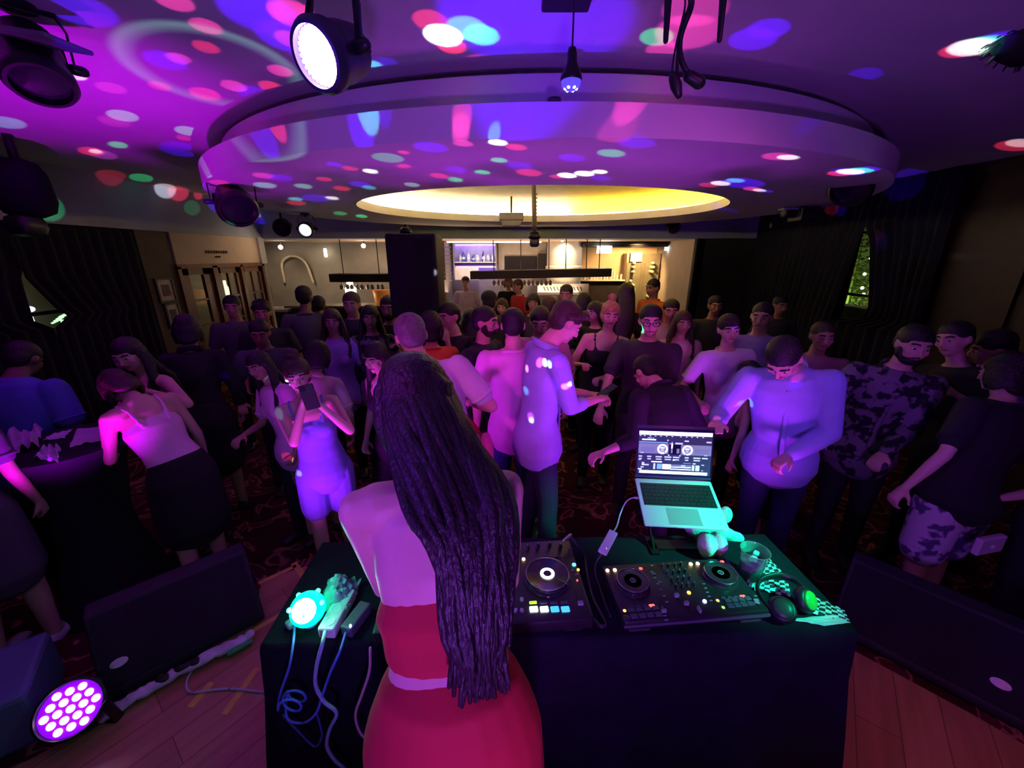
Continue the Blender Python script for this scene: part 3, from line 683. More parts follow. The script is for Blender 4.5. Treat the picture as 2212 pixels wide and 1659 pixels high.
# glasses and bottles on the shelf left of the fridge
m = MB(); m.box((2.0, 9.72, 1.555), (1.35, .28, .03)); c = tag(m.build('glass_shelf', mat('glass_shelf_white', (.8, .7, .55), .4)), 'narrow shelf crowded with glasses left of the wine fridge', 'shelf')
m = MB(); m.box((2.0, 9.78, .77), (1.30, .20, 1.54)); m.build('cabinet', M_counter, c)
def tumbler(name, label, loc, h, r, group, mm):
    t = thing(name, label, 'glass', loc, 0, group)
    g = MB(); g.lathe([(r * .8, 0), (r, h), (r * .9, h), (r * .72, .012), (0, .012)], seg=12); g.build('bowl', mm, t, smooth=True, auto=40); return t
M_tumbler = mat('tumbler_glass', (.8, .74, .6), .08, var=.05, coat=.7)
for k in range(16):
    tumbler('drinking_glass', ORD[k] + ' drinking glass from the left on the narrow shelf beside the wine fridge', (1.42 + .078 * k, 9.68 + .03 * (k % 3), 1.57), rn.uniform(.09, .22), .028, 'glasses on the narrow shelf', M_tumbler)
# steel back bar with slots
t = thing('steel_rail', 'bright steel bottle rail with slanted slots below the hanging rack', 'rack', (1.15, 9.08, 1.28))
g = MB(); g.box((0, .02, .10), (1.15, .03, .26)); g.build('panel', mat('steel_bright', (.75, .70, .62), .35, metal=.5), t)
g = MB()
for k in range(12): g.box((-.42 + .075 * k, -.002, .12), (.018, .012, .09), (0, rad(-25), 0))
g.build('slot', M_black, t)
g = MB(); g.box((0, -.06, .0), (1.15, .16, .03)); g.build('ledge', mat('steel_bright', (.7, .7, .7), .35), t)
# hanging glass racks
def rack(label, x0, x1, y, z, posts, tilt=0.0):
    t = thing('hanging_rack', label, 'rack', ((x0 + x1) / 2, y, z), 0, 'racks hanging over the bar')
    t.rotation_euler = (0, -tilt, 0)
    L = x1 - x0
    g = MB(); g.box((0, 0, 0), (L, .42, .15)); g.build('tray', mat('rack_black_wood', (.02, .014, .012), .5), t)
    for px in posts:
        g = MB(); g.tube([(px - (x0 + x1) / 2, 0, .04), (px - (x0 + x1) / 2, 0, 2.40 - z)], [.009, .009], seg=6); g.build('rod', M_blackm, t)
    return t
rack('long black glass rack hanging on rods over the middle of the bar', -.80, 1.90, 8.0, 1.775, (-.35, .18, .72, 1.05, 1.45, 1.7), .02)
rack('black glass rack hanging over the bar left of the tall loudspeaker', -3.50, -2.15, 8.0, 1.70, (-3.3, -2.6))
def wineglass(loc, label, group):
    t = thing('wine_glass', label, 'glass', loc, 0, group)
    g = MB(); g.lathe([(.032, .0), (.004, -.006), (.004, -.075), (.034, -.10), (.038, -.13), (.030, -.17), (.027, -.168), (.034, -.13), (.0, -.085)], seg=12)
    g.build('bowl', mat('stemware', (.75, .72, .7), .05, var=.0, coat=.9, spec=.9), t, smooth=True)
    return t
w0 = wineglass((-.35, 7.95, 1.725), 'first wine glass from the left hanging under the long rack over the bar', 'hanging wine glasses')
for k in range(1, 14): dup(w0, (-.35 + .085 * k, 7.95 + .06 * (k % 2), 1.724), label=ORD[k] + ' wine glass from the left hanging under the long rack over the bar')
w1 = wineglass((-3.35, 7.95, 1.65), 'first wine glass from the left under the rack left of the loudspeaker', 'wine glasses left of the loudspeaker')
for k in range(1, 9): dup(w1, (-3.35 + .10 * k, 7.95 + .05 * (k % 2), 1.65), label=ORD[k] + ' wine glass from the left under the rack left of the loudspeaker')
# lamps by the left bar
t = thing('lantern_lamp', 'bright white glowing lantern standing on the left bar counter', 'lamp', (-3.36, 8.40, 1.20))
g = MB(); g.lathe([(.06, 0), (.10, .05), (.11, .26), (.06, .32), (.06, .42)], seg=20); g.build('lamp_shade', emi('lantern_glow', (1.0, .86, .62), 10), t, smooth=True)
g = MB(); g.lathe([(.07, -.08), (.06, 0)], seg=16); g.build('base', M_blackm, t, smooth=True)
g = MB(); g.rbox((0, 0, 0), (.07, .05, .20), .02); tag(g.build('wall_lamp', emi('sconce_glow', (1.0, .85, .62), 6), loc=atY(703, 546, 9.85)), 'small upright white wall lamp left of the bar rack', 'lamp')
m = MB(); m.tube(smooth_path([(-5.55, 9.9, 1.5), (-5.5, 9.85, 1.95), (-5.2, 9.8, 2.1), (-4.95, 9.85, 1.95), (-4.85, 9.9, 1.5)], 8), [.03] * 33, seg=8)
tag(m.build('wall_mirror_frame', mat('warm_white_frame', (.8, .7, .55), .4), smooth=True), 'arched pale frame on the lit wall left of the bar', 'frame')
m = MB(); m.box((-5.4, 8.5, 1.02), (1.5, .5, .05)); c = tag(m.build('side_counter', mat('white_counter', (.8, .74, .66), .4)), 'white topped side counter at the left end of the bar', 'counter')
m = MB(); m.box((-5.4, 8.52, .5), (1.4, .4, 1.0)); m.build('cabinet', M_counter, c)
t = thing('monitor', 'dark till monitor standing on the white side counter', 'monitor', (-5.25, 8.5, 1.045))
g = MB(); g.rbox((0, 0, .30), (.34, .03, .28), .01); g.build('screen', M_black, t); g = MB(); g.box((0, .02, .08), (.04, .03, .16)); g.box((0, .02, .006), (.18, .14, .012)); g.build('stand', M_blackm, t)
m = MB(); m.lathe([(.13, 0), (.17, .30), (.165, .30), (.12, .01)], seg=20); tag(m.build('copper_bucket', mat('orange_copper_glow', (.85, .32, .08), .35, emit=(.9, .25, .05), estr=.12), loc=(-2.75, 8.45, 1.13), smooth=True), 'orange ice bucket standing on the bar under the left rack', 'bucket')  # bucket is no lamp; an orange glow is added to its material
# track lamps under the bar ceiling
def track_lamp(px, py, label):
    p = atY(px, py, 8.9); t = thing('track_lamp', label, 'lamp', p, 0, 'spot lamps under the bar ceiling')
    g = MB(); g.ell((0, 0, 0), (.045, .045, .045)); g.build('bulb', emi('spot_bulb_glow', (1.0, .93, .85), 22), t, smooth=True)
    g = MB(); g.tube([(0, .02, .02), (0, .04, 2.41 - p.z)], [.012, .012], seg=8); g.build('stem', M_blackm, t)
track_lamp(1030, 513, 'round glowing spot lamp above the violet shelf'); track_lamp(1215, 517, 'small glowing spot lamp above the round column')
track_lamp(606, 534, 'small glowing spot lamp at the left end of the bar ceiling'); track_lamp(785, 531, 'small glowing spot lamp left of the tall loudspeaker')
m = MB(); m.box((-.55, 9.3, 2.40), (2.4, .10, .03)); tag(m.build('ceiling_light_strip', emi('strip_white', (1.0, .86, .82), 2.4)), 'long pale light strip under the bar ceiling above the violet shelf', 'light strip')
# grey column behind the loudspeaker, with slatted shelves
m = MB(); m.box((-1.75, 9.3, 1.2), (.62, .9, 2.41)); c = tag(m.build('square_pillar', mat('pillar_grey', (.20, .18, .19), .7)), 'grey square pillar right of the tall loudspeaker', 'pillar')
m = MB()
for k in range(9): m.box((-1.50, 8.82, 2.28 - .085 * k), (.40, .08, .014))
m.build('slat', mat('slat_grey', (.30, .27, .26), .6), c)

# ================================================================== ceiling fixtures
def aim_matrix(d):
    d = V(d).normalized(); return d.to_track_quat('Y', 'Z').to_matrix().to_4x4()
def par_can(label, loc, aim, r=.10, depth=.13, lens=None, z_top=Z_CEIL, leds=0, group=None, yoke=True, rim=None, plate=False):
    """LED can: round housing with a fat rim, lens, U yoke and ceiling mount"""
    t = thing('stage_light', label, 'stage light', loc, 0, group)
    A = aim_matrix(aim); f = V(aim).normalized()
    g = MB(); g.M = A
    R90 = (rad(-90), 0, 0)
    g.lathe([(r * .55, -depth), (r * .80, -depth * .92), (r * .92, -depth * .5), (r * .96, -.01), (r * 1.06, 0), (r * 1.08, .03), (r * .98, .045), (r * .86, .045), (r * .84, .01), (0, .01)], rot=R90, seg=36)
    for k in range(6): g.box((0, -depth * (.3 + .1 * k), 0), (r * 1.9, .006, r * 1.9 * .2))
    g.build('housing', rim or M_black, t, smooth=True, auto=40)
    g = MB(); g.M = A; g.lathe([(r * .84, .012), (r * .84, .022), (0, .022)], rot=R90, seg=32); g.build('lens', lens or mat('dark_lens', (.02, .01, .03), .15, coat=1.0), t, smooth=True, auto=40)
    if leds:
        g = MB(); g.M = A; pts = [(0, 0)]
        for ring in range(1, leds + 1):
            for k in range(6 * ring): pts.append((r * .76 * ring / leds * math.cos(2 * math.pi * k / (6 * ring)), r * .76 * ring / leds * math.sin(2 * math.pi * k / (6 * ring))))
        for x, z in pts: g.ell((x, .026, z), (r * .36 / leds, .006, r * .36 / leds), seg=8, rings=5)
        g.build('led_cluster', leds_mat, t, smooth=True)
    if yoke:
        up = V((0, 0, 1)); sd = f.cross(up)
        if sd.length < .1: sd = V((1, 0, 0))
        sd.normalize(); c = -f * depth * .35; h = r * 1.75
        g = MB()
        g.tube([c + sd * r * 1.12, c + sd * r * 1.16 + up * h * .7, c + sd * r * .95 + up * h, c - sd * r * .95 + up * h, c - sd * r * 1.16 + up * h * .7, c - sd * r * 1.12], [(.016, .004)] * 6, side=f, seg=8)
        g.build('yoke', M_blackm, t, smooth=True)
        g = MB(); g.tube([c + up * h, V((c.x, c.y, z_top - loc[2]))], [.014, .014], seg=8)
        g.lathe([(.05, z_top - loc[2] - .02), (.05, z_top - loc[2])], c=(c.x, c.y, 0), seg=16); g.build('ceiling_mount', M_blackm, t, smooth=True, auto=40)
        for s_ in (-1, 1): g = MB(); g.tube([c + sd * s_ * r * 1.05, c + sd * s_ * r * 1.35], [.018, .018], seg=10); g.build('tilt_knob', M_black, t, smooth=True, auto=40)
    else:
        g = MB(); g.tube([V((0, 0, r * .8)), V((0, 0, z_top - loc[2]))], [.014, .014], seg=8); g.build('ceiling_mount', M_blackm, t, smooth=True)
    return t
leds_mat = emi('led_white_violet', (.86, .62, 1.0), 14)
M_bluerim = mat('blue_lit_rim', (.03, .03, .06), .4)
par_can('big lit LED can blazing white-violet, hanging from the near ceiling left of centre', atY(704, 120, 1.40), (-.40, -.80, -.42), .086, .13, emi('lens_violet', (.45, .08, 1.0), 1.6), leds=5, rim=M_bluerim)
_p = atY(704, 120, 1.40); light('led_can_spill', 'POINT', (_p.x - .075, _p.y - .15, _p.z - .075), 0.9, (0.14, 0.03, 1.0), size=0.05)
leds_mat = mat('dark_led', (.05, .02, .05), .2, coat=1.)
par_can('unlit black stage can with a flat top plate in the upper left corner', atY(84, 165, 1.75), (.35, -.35, -.80), .095, .19, leds=0)
m = MB(); m.rbox(tuple(atY(78, 84, 1.7)), (.24, .17, .016), .03, (rad(4), rad(8), 0)); tag(m.build('barn_door', mat('grey_sheet_metal', (.20, .20, .22), .5, metal=.3)), 'flat grey metal plate above the unlit can in the upper left corner', 'plate')
par_can('dark round stage can hanging at the left rim of the ceiling disc', atY(512, 448, 3.2), (.55, -.6, -.5), .13, .18, z_top=Z_DISC)
par_can('small dark round can on the far ceiling, left of the one with a pale face', atY(610, 491, 5.2), (.3, -.9, -.4), .10, .12, z_top=Z_DISC, yoke=False)
t = par_can('small box-shaped stage light with a pale glowing face on the far ceiling', atY(661, 496, 5.2), (.15, -.95, -.25), .085, .14, emi('pale_face', (.75, .82, 1.0), 1.3), z_top=Z_DISC, yoke=True)
par_can('dark stage can hanging at the right rim of the ceiling disc', atY(1840, 405, 3.3), (-.5, -.5, -.55), .13, .18, z_top=Z_DISC)
par_can('small round black speaker-like can on the far ceiling right of the bar', atY(1455, 491, 7.2), (-.1, -1, -.1), .10, .08, z_top=Z_CEIL, yoke=False)
# big dark loudspeaker-like fixtures at the frame edges
t = thing('ceiling_loudspeaker', 'big dark round-backed loudspeaker under the ceiling at the left edge', 'loudspeaker', atY(28, 405, 3.3))
g = MB(); g.rbox((0, .05, 0), (.34, .26, .42), .11, (rad(8), 0, rad(20))); g.build('cabinet', mat('dark_green_grey', (.010, .014, .016), .9, spec=.1), t, smooth=True, auto=40)
g = MB(); g.tube([(0, .08, .18), (0, .08, Z_CEIL - t.location.z)], [.03, .03], seg=10); g.build('bracket', M_blackm, t, smooth=True)
g = MB(); g.rbox((0, .0, -.27), (.20, .20, .16), .06); g.build('horn', M_black, t, smooth=True, auto=40)
t = thing('ceiling_loudspeaker', 'black fringed fixture cut off by the upper right corner', 'loudspeaker', atY(2250, 40, 2.0))
g = MB(); g.ell((0, 0, 0), (.14, .14, .16)); 
rn = random.Random(5)
for k in range(150):
    a = rn.uniform(0, 6.28); b = rn.uniform(-1, 1); d = V((math.cos(a) * math.sqrt(1 - b * b), math.sin(a) * math.sqrt(1 - b * b), b)); g.tube([d * .12, d * .165 + V((0, 0, -.01))], [.006, .003], seg=5)
g.build('cover', M_black, t, smooth=True)
g = MB(); g.tube([(0, 0, .1), (0, 0, Z_CEIL - t.location.z)], [.02, .02], seg=8); g.build('bracket', M_blackm, t, smooth=True)
p = atY(1725, 462, 4.6); t = thing('ceiling_projector', 'black box-shaped fixture with a round lens under the right part of the ceiling disc', 'projector', p)
g = MB(); g.rbox((.06, 0, 0), (.20, .22, .15), .015); g.build('housing', M_black, t); g = MB(); g.lathe([(.05, 0), (.05, .12), (.04, .13), (0, .12)], c=(-.04, 0, .01), rot=(0, rad(-90), 0), seg=20); g.build('lens_barrel', M_black, t, smooth=True, auto=40)
g = MB(); g.tube([(0, 0, .06), (0, 0, Z_DISC - p.z)], [.02, .02], seg=8); g.box((0, 0, Z_DISC - p.z - .02), (.40, .10, .02)); g.build('bracket', mat('pale_bracket', (.4, .45, .5), .5), t)

# hanging party bulb
p = atY(1234, 163, 1.55)
t = thing('party_bulb', 'small party bulb with a blue crystal dome hanging on a cord from the near ceiling', 'bulb', p)
g = MB(); g.lathe([(.012, .075), (.016, .06), (.018, .035), (.034, .0), (.036, -.012), (.033, -.016)], seg=24); g.build('socket', M_black, t, smooth=True, auto=50)
g = MB(); g.lathe([(.033, -.014), (.030, -.030), (.017, -.040), (0, -.044)], seg=20); g.build('dome', emi('blue_dome', (.10, .06, 1.0), 1.2), t, smooth=True)
g = MB()
for a in range(0, 360, 60): g.ell((.018 * math.cos(rad(a)), .018 * math.sin(rad(a)), -.037), (.006, .006, .005), seg=8, rings=5)
g.build('crystal', emi('crystal_glow', (.4, .6, 1.0), 5), t, smooth=True)
g = MB(); g.tube([(0, 0, .07), (0, 0, Z_CEIL - p.z)], [.003, .003], seg=6); g.build('cord', M_black, t)
p = atZ(1225, -6, Z_CEIL - .02)
m = MB(); m.rbox((0, 0, 0), (.17, .12, .035), .008); tag(m.build('junction_box', M_black, loc=p), 'flat black box screwed to the near ceiling above the hanging party bulb', 'box')
m = MB(); m.lathe([(.03, 0), (.03, .01)], seg=16); tag(m.build('ceiling_vent', M_black, loc=atY(1197, 219, 2.0)), 'tiny dark round fitting on the upper edge of the ceiling disc rim', 'vent')
# loose cables and prongs
t = thing('hanging_cable_bundle', 'bundle of loose black cables with plugs dangling from the near ceiling right of centre', 'cables', atZ(1480, -20, Z_CEIL))
def hang(pts, r, name='cable'):
    g = MB(); P = smooth_path([p - t.location for p in pts], 8); g.tube(P, [r] * len(P), seg=8); g.build(name, M_black, t, smooth=True)
q = lambda x, y, Y=1.35: atY(x, y, Y)
hang([t.location + V((0, 0, .0)), q(1490, 8), q(1472, 60), q(1464, 120), q(1462, 180)], .005)
hang([t.location + V((0.01, 0, .0)), q(1494, 8), q(1470, 80), q(1472, 130), q(1490, 165)], .008)
hang([t.location + V((-.01, 0, .0)), q(1480, 12), q(1462, 90), q(1452, 150), q(1455, 175)], .003)
g = MB(); a = q(1455, 168) - t.location; b = q(1466, 205) - t.location; g.tube([a, (a + b) / 2, b], [.014, .016, .010], seg=12); g.build('plug', M_black, t, smooth=True)
g = MB(); a = q(1488, 165) - t.location; b = q(1510, 178) - t.location; g.tube([a, b], [.016, .018], seg=12); g.build('plug', M_black, t, smooth=True)
for x0, x1, yb in ((1443, 1438, 88), (1563, 1554, 86)):
    g = MB(); a = q(x1, yb, 1.30); b = q(x0 + 2, -30, 1.30); top = V((b.x, b.y, Z_CEIL)); g.tube([a, b, top], [.007, .011, .011], seg=8)
    tag(g.build('ceiling_hook_rod', M_black, smooth=True), 'black metal rod hanging from the near ceiling, %s of the loose cables' % ('left' if x0 < 1500 else 'right'), 'rod')
# centre pole with fixture, and beamer
p = V((.24, 4.85, 2.92)); t = thing('hanging_light_pole', 'dark pole hanging in the middle of the lit ceiling cove, spot at its end', 'light pole', p)
g = MB(); g.tube([(0, 0, 0), (.01, 0, -.30), (.02, 0, -.52)], [.022, .026, .03], seg=12)
for k in range(7): g.box((.035, 0, -.16 - .04 * k), (.02, .02, .012))
g.build('pole', mat('brown_pole', (.05, .03, .03), .5), t, smooth=True, auto=40)
g = MB(); g.ell((.02, 0, -.60), (.075, .07, .055)); g.rbox((.02, 0, -.67), (.11, .10, .10), .03); g.build('spot_head', M_black, t, smooth=True, auto=40)
p = V((-.01, 6.25, 2.585)); t = thing('beamer', 'grey box-shaped projector under the far edge of the lit cove', 'projector', p)
g = MB(); g.rbox((0, 0, .06), (.36, .26, .10), .02); g.build('housing', mat('grey_projector', (.20, .17, .17), .5), t, smooth=True, auto=40)
g = MB(); g.tube([(0, 0, .1), (0, 0, .335)], [.015, .015], seg=8); g.build('rod', M_blackm, t)
g = MB(); g.box((0, 0, -.02), (.26, .16, .08), taper=1.2); g.build('mount', mat('grey_mount', (.25, .22, .22), .6), t)

# tall loudspeaker in the crowd
t = thing('loudspeaker', 'tall black loudspeaker on a pole standing in the crowd left of centre', 'loudspeaker', (-.80, 3.45, 0))
g = MB(); g.rbox((0, 0, 1.94), (.40, .34, .66), .02); g.build('cabinet', mat('black_speaker_paint', (.010, .011, .016), .7, bump=.2, bscale=200), t, smooth=True, auto=35)
g = MB(); g.rbox((0, -.175, 1.94), (.36, .012, .60), .01); g.build('grille', mat('speaker_grille', (.014, .014, .02), .6, bump=.8, bscale=500), t)
g = MB(); g.ell((-.07, 0, 2.29), (.05, .05, .04)); g.tube([(-.07, 0, 2.28), (-.07, 0, 2.33)], [.02, .02]); g.build('eyebolt', M_blackm, t, smooth=True)
g = MB(); g.tube([(0, 0, .1), (0, 0, 1.62)], [.018, .018], seg=10); g.build('pole', M_blackm, t, smooth=True)
for a in (90, 210, 330):
    g = MB(); c_, s_ = math.cos(rad(a)), math.sin(rad(a)); g.tube([(0, 0, .62), (c_ * .5, s_ * .5, .015)], [.013, .013], seg=8); g.build('leg', M_blackm, t, smooth=True)

# ================================================================== stage: table
TZ = 1.0
TA, TB, TC, TD = V((-.744, .878)), V((1.062, .924)), V((1.045, 1.36)), V((-.76, 1.31))
t = thing('folding_table', 'long folding table hidden under a black cloth', 'table', (.15, 1.12, .256))
g = MB(); g.prism([tuple((p - V((.15, 1.12))) * .96) for p in (TA, TB, TC, TD)], .70, .735); g.build('tabletop', mat('table_laminate', (.2, .18, .16), .5), t)
for x in (-.75, .75):
    for y in (-.10, .14):
        g = MB(); g.tube([(x, y, 0), (x, y, .70)], [.014, .014], seg=8); g.build('leg', M_blackm, t, smooth=True)
def tablecloth():
    mb = MB(); ring = []
    corners = [TA, TB, TC, TD]; n = 60
    for k in range(4):
        a, b = corners[k], corners[(k + 1) % 4]
        for i in range(n): ring.append(a.lerp(b, i / n))
    N_ = len(ring); c = V((.15, 1.12)); vs = []; fs = []
    levels = [(0, TZ + .003), (.006, TZ), (.012, TZ - .02), (.02, TZ - .2), (.045, TZ - .45), (.07, .27)]
    for li, (fl, z) in enumerate(levels):
        for i, p in enumerate(ring):
            d = (p - c); d = V((max(-1, min(1, d.x * 1.2)), max(-1, min(1, d.y * 5)))).normalized()
            w = 0.0 if li < 3 else (math.sin(i * .42 + 1.2 * math.sin(i * .11)) * .012 * (li - 2) + .008 * math.sin(i * .93) * (li - 2) * .6)
            vs.append((p.x + d.x * (fl + w), p.y + d.y * (fl + w), z))
    for li in range(len(levels) - 1):
        for i in range(N_):
            q_ = (i + 1) % N_; fs.append((li * N_ + i, li * N_ + q_, (li + 1) * N_ + q_, (li + 1) * N_ + i))
    fs.append(tuple(range(N_)))
    mb.add(vs, fs)
    return mb
o = tablecloth().build('tablecloth', mat('black_tablecloth', (.010, .011, .020), .9, var=.25, scale=12, bump=.15, bscale=300, spec=.15), smooth=True, auto=50)
tag(o, 'black tablecloth draped over the equipment table down to the stage', 'tablecloth')

# ------------------------------------------------------------------ controllers
_rm = {}
def local(root, px, py, z): return _rm[root.name].inverted() @ atZ(px, py, z)
def root_at(name, label, cat, loc, rz):
    t = thing(name, label, cat, loc, rz); _rm[t.name] = Matrix.Translation(V(loc)) @ Matrix.Rotation(rz, 4, 'Z'); return t
M_deck = mat('deck_black', (.020, .020, .024), .38, var=.15, scale=30)
M_deck2 = mat('deck_edge_blue_grey', (.10, .11, .14), .4)
M_knob = mat('knob_dark', (.035, .04, .05), .35)
M_pad = mat('pad_grey', (.09, .10, .15), .5)
E_warm = emi('led_warm', (1.0, .62, .25), 6); E_red = emi('led_red', (1.0, .10, .08), 2.4); E_amber = emi('led_amber', (1.0, .50, .08), 2.2)
E_white = emi('led_white', (.95, 1.0, 1.0), 3.0); E_cyan = emi('led_cyan', (.05, .45, 1.0), 1.5); E_green = emi('led_green', (.35, 1.0, .1), 1.4); E_lime = emi('led_lime', (.45, .9, .02), 1.2); E_blue = emi('led_blue', (.35, .42, 1.0), 6)
M_logo = mat('jog_logo', (.35, .38, .42), .3)
def disc(root, name, p, r, h, m_, seg=24, z0=None):
    g = MB(); g.lathe([(r, 0), (r, h * .8), (r * .9, h), (0, h)], seg=seg); return g.build(name, m_, root, smooth=True, auto=40, loc=(p.x, p.y, z0 if z0 is not None else p.z))
def pad(root, name, p, sx, sy, m_, h=.004, rz=0):
    g = MB(); g.rbox((0, 0, h / 2), (sx, sy, h), .003); return g.build(name, m_, root, loc=(p.x, p.y, p.z))
def jog(root, p, r, style):
    g = MB(); g.lathe([(r * 1.12, 0), (r * 1.1, .004), (r * 1.0, .006), (r * 1.0, .016), (r * .97, .020), (r * .93, .018), (0, .018)], seg=56)
    j = g.build('jog_wheel', mat('jog_black', (.025, .026, .032), .25, coat=.4), root, smooth=True, auto=35, loc=(p.x, p.y, p.z))
    g = MB(); g.lathe([(r * .99, .019), (r * 1.01, .017), (r * .985, .0215), (r * .965, .0205)], seg=56, close=True); g.build('jog_ring', M_chrome, j, smooth=True)
    if style == 'display':
        g = MB(); g.lathe([(r * .19, .0185), (r * .33, .0185), (r * .33, .0205), (r * .19, .0205)], seg=40, close=True); g.build('display_ring', E_white, j)
        g = MB(); g.lathe([(r * .18, .018), (r * .18, .020), (0, .020)], seg=24); g.build('display_centre', mat('display_centre_dark', (.05, .05, .07), .3), j)
        g = MB(); g.box((r * .62, -r * .55, .0192), (r * .5, .0022, .001), (0, 0, rad(-38))); g.build('marker_line', mat('teal_line', (.1, .4, .45), .3), j)
    else:
        g = MB(); g.lathe([(r * .13, .0185), (r * .19, .0185), (r * .19, .0195), (r * .13, .0195)], seg=30, close=True); g.box((0, 0, .019), (r * .06, r * .16, .001)); g.build('logo', M_logo, j)
        g = MB(); g.lathe([(r * .55, .0183), (r * .56, .0187), (r * .57, .0183)], seg=40); g.build('groove', M_knob, j)
    return j
def knob(root, p, r=.0055, h=.014):
    g = MB(); g.lathe([(r * 1.15, 0), (r, .003), (r * .85, h), (0, h)], seg=14); k = g.build('knob', M_knob, root, smooth=True, auto=40, loc=(p.x, p.y, p.z))
    g = MB(); g.box((0, r * .4, h + .0004), (.0012, r * .9, .0008)); g.build('pointer', mat('pointer_white', (.8, .85, .9), .5), k); return k

# right: compact two-deck controller
Z1 = 1.05
c = root_at('dj_controller', 'compact black two-deck controller with round jog wheels in the middle of the table', 'dj controller', (.562, 1.041, TZ + .003), rad(5.0))
g = MB(); g.rbox((0, 0, .030), (.470, .232, .036), .010); g.build('body', M_deck, c, smooth=True, auto=35)
g = MB(); g.box((0, -.117, .032), (.468, .004, .010)); g.build('front_edge', M_deck2, c)
for x in (-.18, .18):
    for y in (-.10, .09):
        g = MB(); g.rbox((x, y, .006), (.07, .025, .012), .005); g.build('foot', mat('rubber_foot', (.05, .045, .05), .7), c)
LZ = .048
def L1(px, py): v = local(c, px, py, Z1 + .001); v.z = LZ; return v
jog(c, L1(1366, 1263), .052, 'plain'); jog(c, L1(1555, 1246), .052, 'plain')
for px, py in ((1312, 1233), (1328, 1232), (1492, 1219), (1507, 1218)): disc(c, 'light_button', L1(px, py), .0062, .004, E_warm)
for px, py in ((1384, 1229), (1560, 1214)): pad(c, 'cue_button', L1(px, py), .012, .009, E_red)
for i in range(4):
    for j in range(2):
        pad(c, 'performance_pad', L1(1364 + 17.5 * i + 6 * j, 1319 + 13 * j - 1.5 * i), .021, .016, M_pad); pad(c, 'performance_pad', L1(1572 + 14.5 * i + 6 * j, 1298 + 11 * j - 1.6 * i), .021, .016, M_pad)
for i in range(3): pad(c, 'mode_button', L1(1364 + 14.5 * i, 1312 - 1 * i), .015, .007, M_pad); pad(c, 'mode_button', L1(1562 + 13.5 * i, 1292.5 - 1 * i), .015, .007, M_pad)
pad(c, 'mode_button_red', L1(1408, 1309), .018, .009, E_red); pad(c, 'mode_button_red', L1(1604, 1289), .017, .009, E_red)
for px, py, e in ((1349, 1321, E_amber), (1353, 1336, M_knob), (1550, 1299, E_amber), (1562, 1314, E_green)):
    disc(c, 'transport_button', L1(px, py), .011, .003, M_knob); disc(c, 'button_light', L1(px, py), .005, .0045, e)
for i in range(4):
    for j in range(4):
        knob(c, L1(1432 + 13 * i + 9.5 * j, 1226 - 1.4 * i + 14.5 * j))
for i in range(6): pad(c, 'small_button', L1(1408 + 6.5 * i, 1236 + 13 * i), .010, .005, M_logo, .003)
for i in range(5): pad(c, 'small_button', L1(1520 + 4 * i, 1262 + 9 * i), .010, .004, M_logo, .003)
for px, py in ((1408, 1222), (1412, 1240), (1425, 1258)): pad(c, 'small_button', L1(px, py), .013, .006, mat('button_grey', (.20, .24, .26), .5), .003)
disc(c, 'amber_light', L1(1488, 1281), .006, .004, E_amber); disc(c, 'blue_light', L1(1522, 1300), .006, .005, E_blue)
for px, py in ((1482, 1307), (1461, 1290)): g = MB(); v = L1(px, py); g.box((0, 0, .001), (.004, .045, .002)); f = g.build('fader_slot', M_black, c, loc=v); g = MB(); g.box((0, 0, .008), (.014, .008, .012)); g.build('fader_cap', M_logo, f)
g = MB(); v = L1(1507, 1321); g.box((0, 0, .001), (.045, .004, .002)); f = g.build('crossfader', M_black, c, loc=v); g = MB(); g.box((.004, 0, .008), (.006, .018, .012)); g.build('fader_cap', M_logo, f)
for px, py in ((1431, 1318), (1629, 1297)): g = MB(); v = L1(px, py); g.box((0, 0, .001), (.004, .05, .002)); f = g.build('pitch_slider', M_black, c, loc=v); g = MB(); g.box((0, -.008, .006), (.014, .008, .010)); g.build('fader_cap', M_logo, f)
for i in range(4): pad(c, 'small_button', L1(1430 + 3 * i, 1313 + 9 * i), .012, .004, M_logo, .003)
for i in range(3): pad(c, 'small_button', L1(1632 + 3 * i, 1288 + 8 * i), .012, .004, M_logo, .003)

# left: big four-channel controller, mostly behind the woman
ctr = V((.25, .911)) + Matrix.Rotation(rad(4.6), 2) @ V((-.33, .175))
c = root_at('dj_controller', 'large black controller with a white-ringed jog wheel, half hidden behind the woman', 'dj controller', (ctr.x, ctr.y, TZ + .003), rad(4.6))
g = MB(); g.rbox((0, 0, .036), (.66, .352, .046), .010); g.build('body', M_deck, c, smooth=True, auto=35)
for x in (-.27, .27):
    for y in (-.15, .15): g = MB(); g.rbox((x, y, .007), (.06, .03, .014), .005); g.build('foot', mat('rubber_foot', (.05, .045, .05), .7), c)
LZ2 = .059
def L2(px, py): v = local(c, px, py, 1.063); v.z = LZ2; return v
jp = L2(1182, 1248); jog(c, jp, .073, 'display'); jog(c, V((-jp.x - .03, jp.y, jp.z)), .073, 'display')
for px, py in ((1116, 1208), (1131, 1208)): disc(c, 'light_button', L2(px, py), .006, .004, E_warm)
for i, e in enumerate((E_lime, M_pad, M_pad, M_pad)): pad(c, 'mode_button', L2(1151.5 + 22.5 * i, 1302), .024, .010, e)
for i, e in enumerate((E_white, E_white, E_cyan, E_cyan)): pad(c, 'performance_pad', L2(1153 + 22.8 * i, 1317), .026, .020, e, .006)
for i, e in enumerate((E_cyan, E_cyan, E_cyan, E_cyan)): pad(c, 'performance_pad', V((-.24 + .03 * i, L2(1153, 1317).y, LZ2)), .026, .020, e, .006)
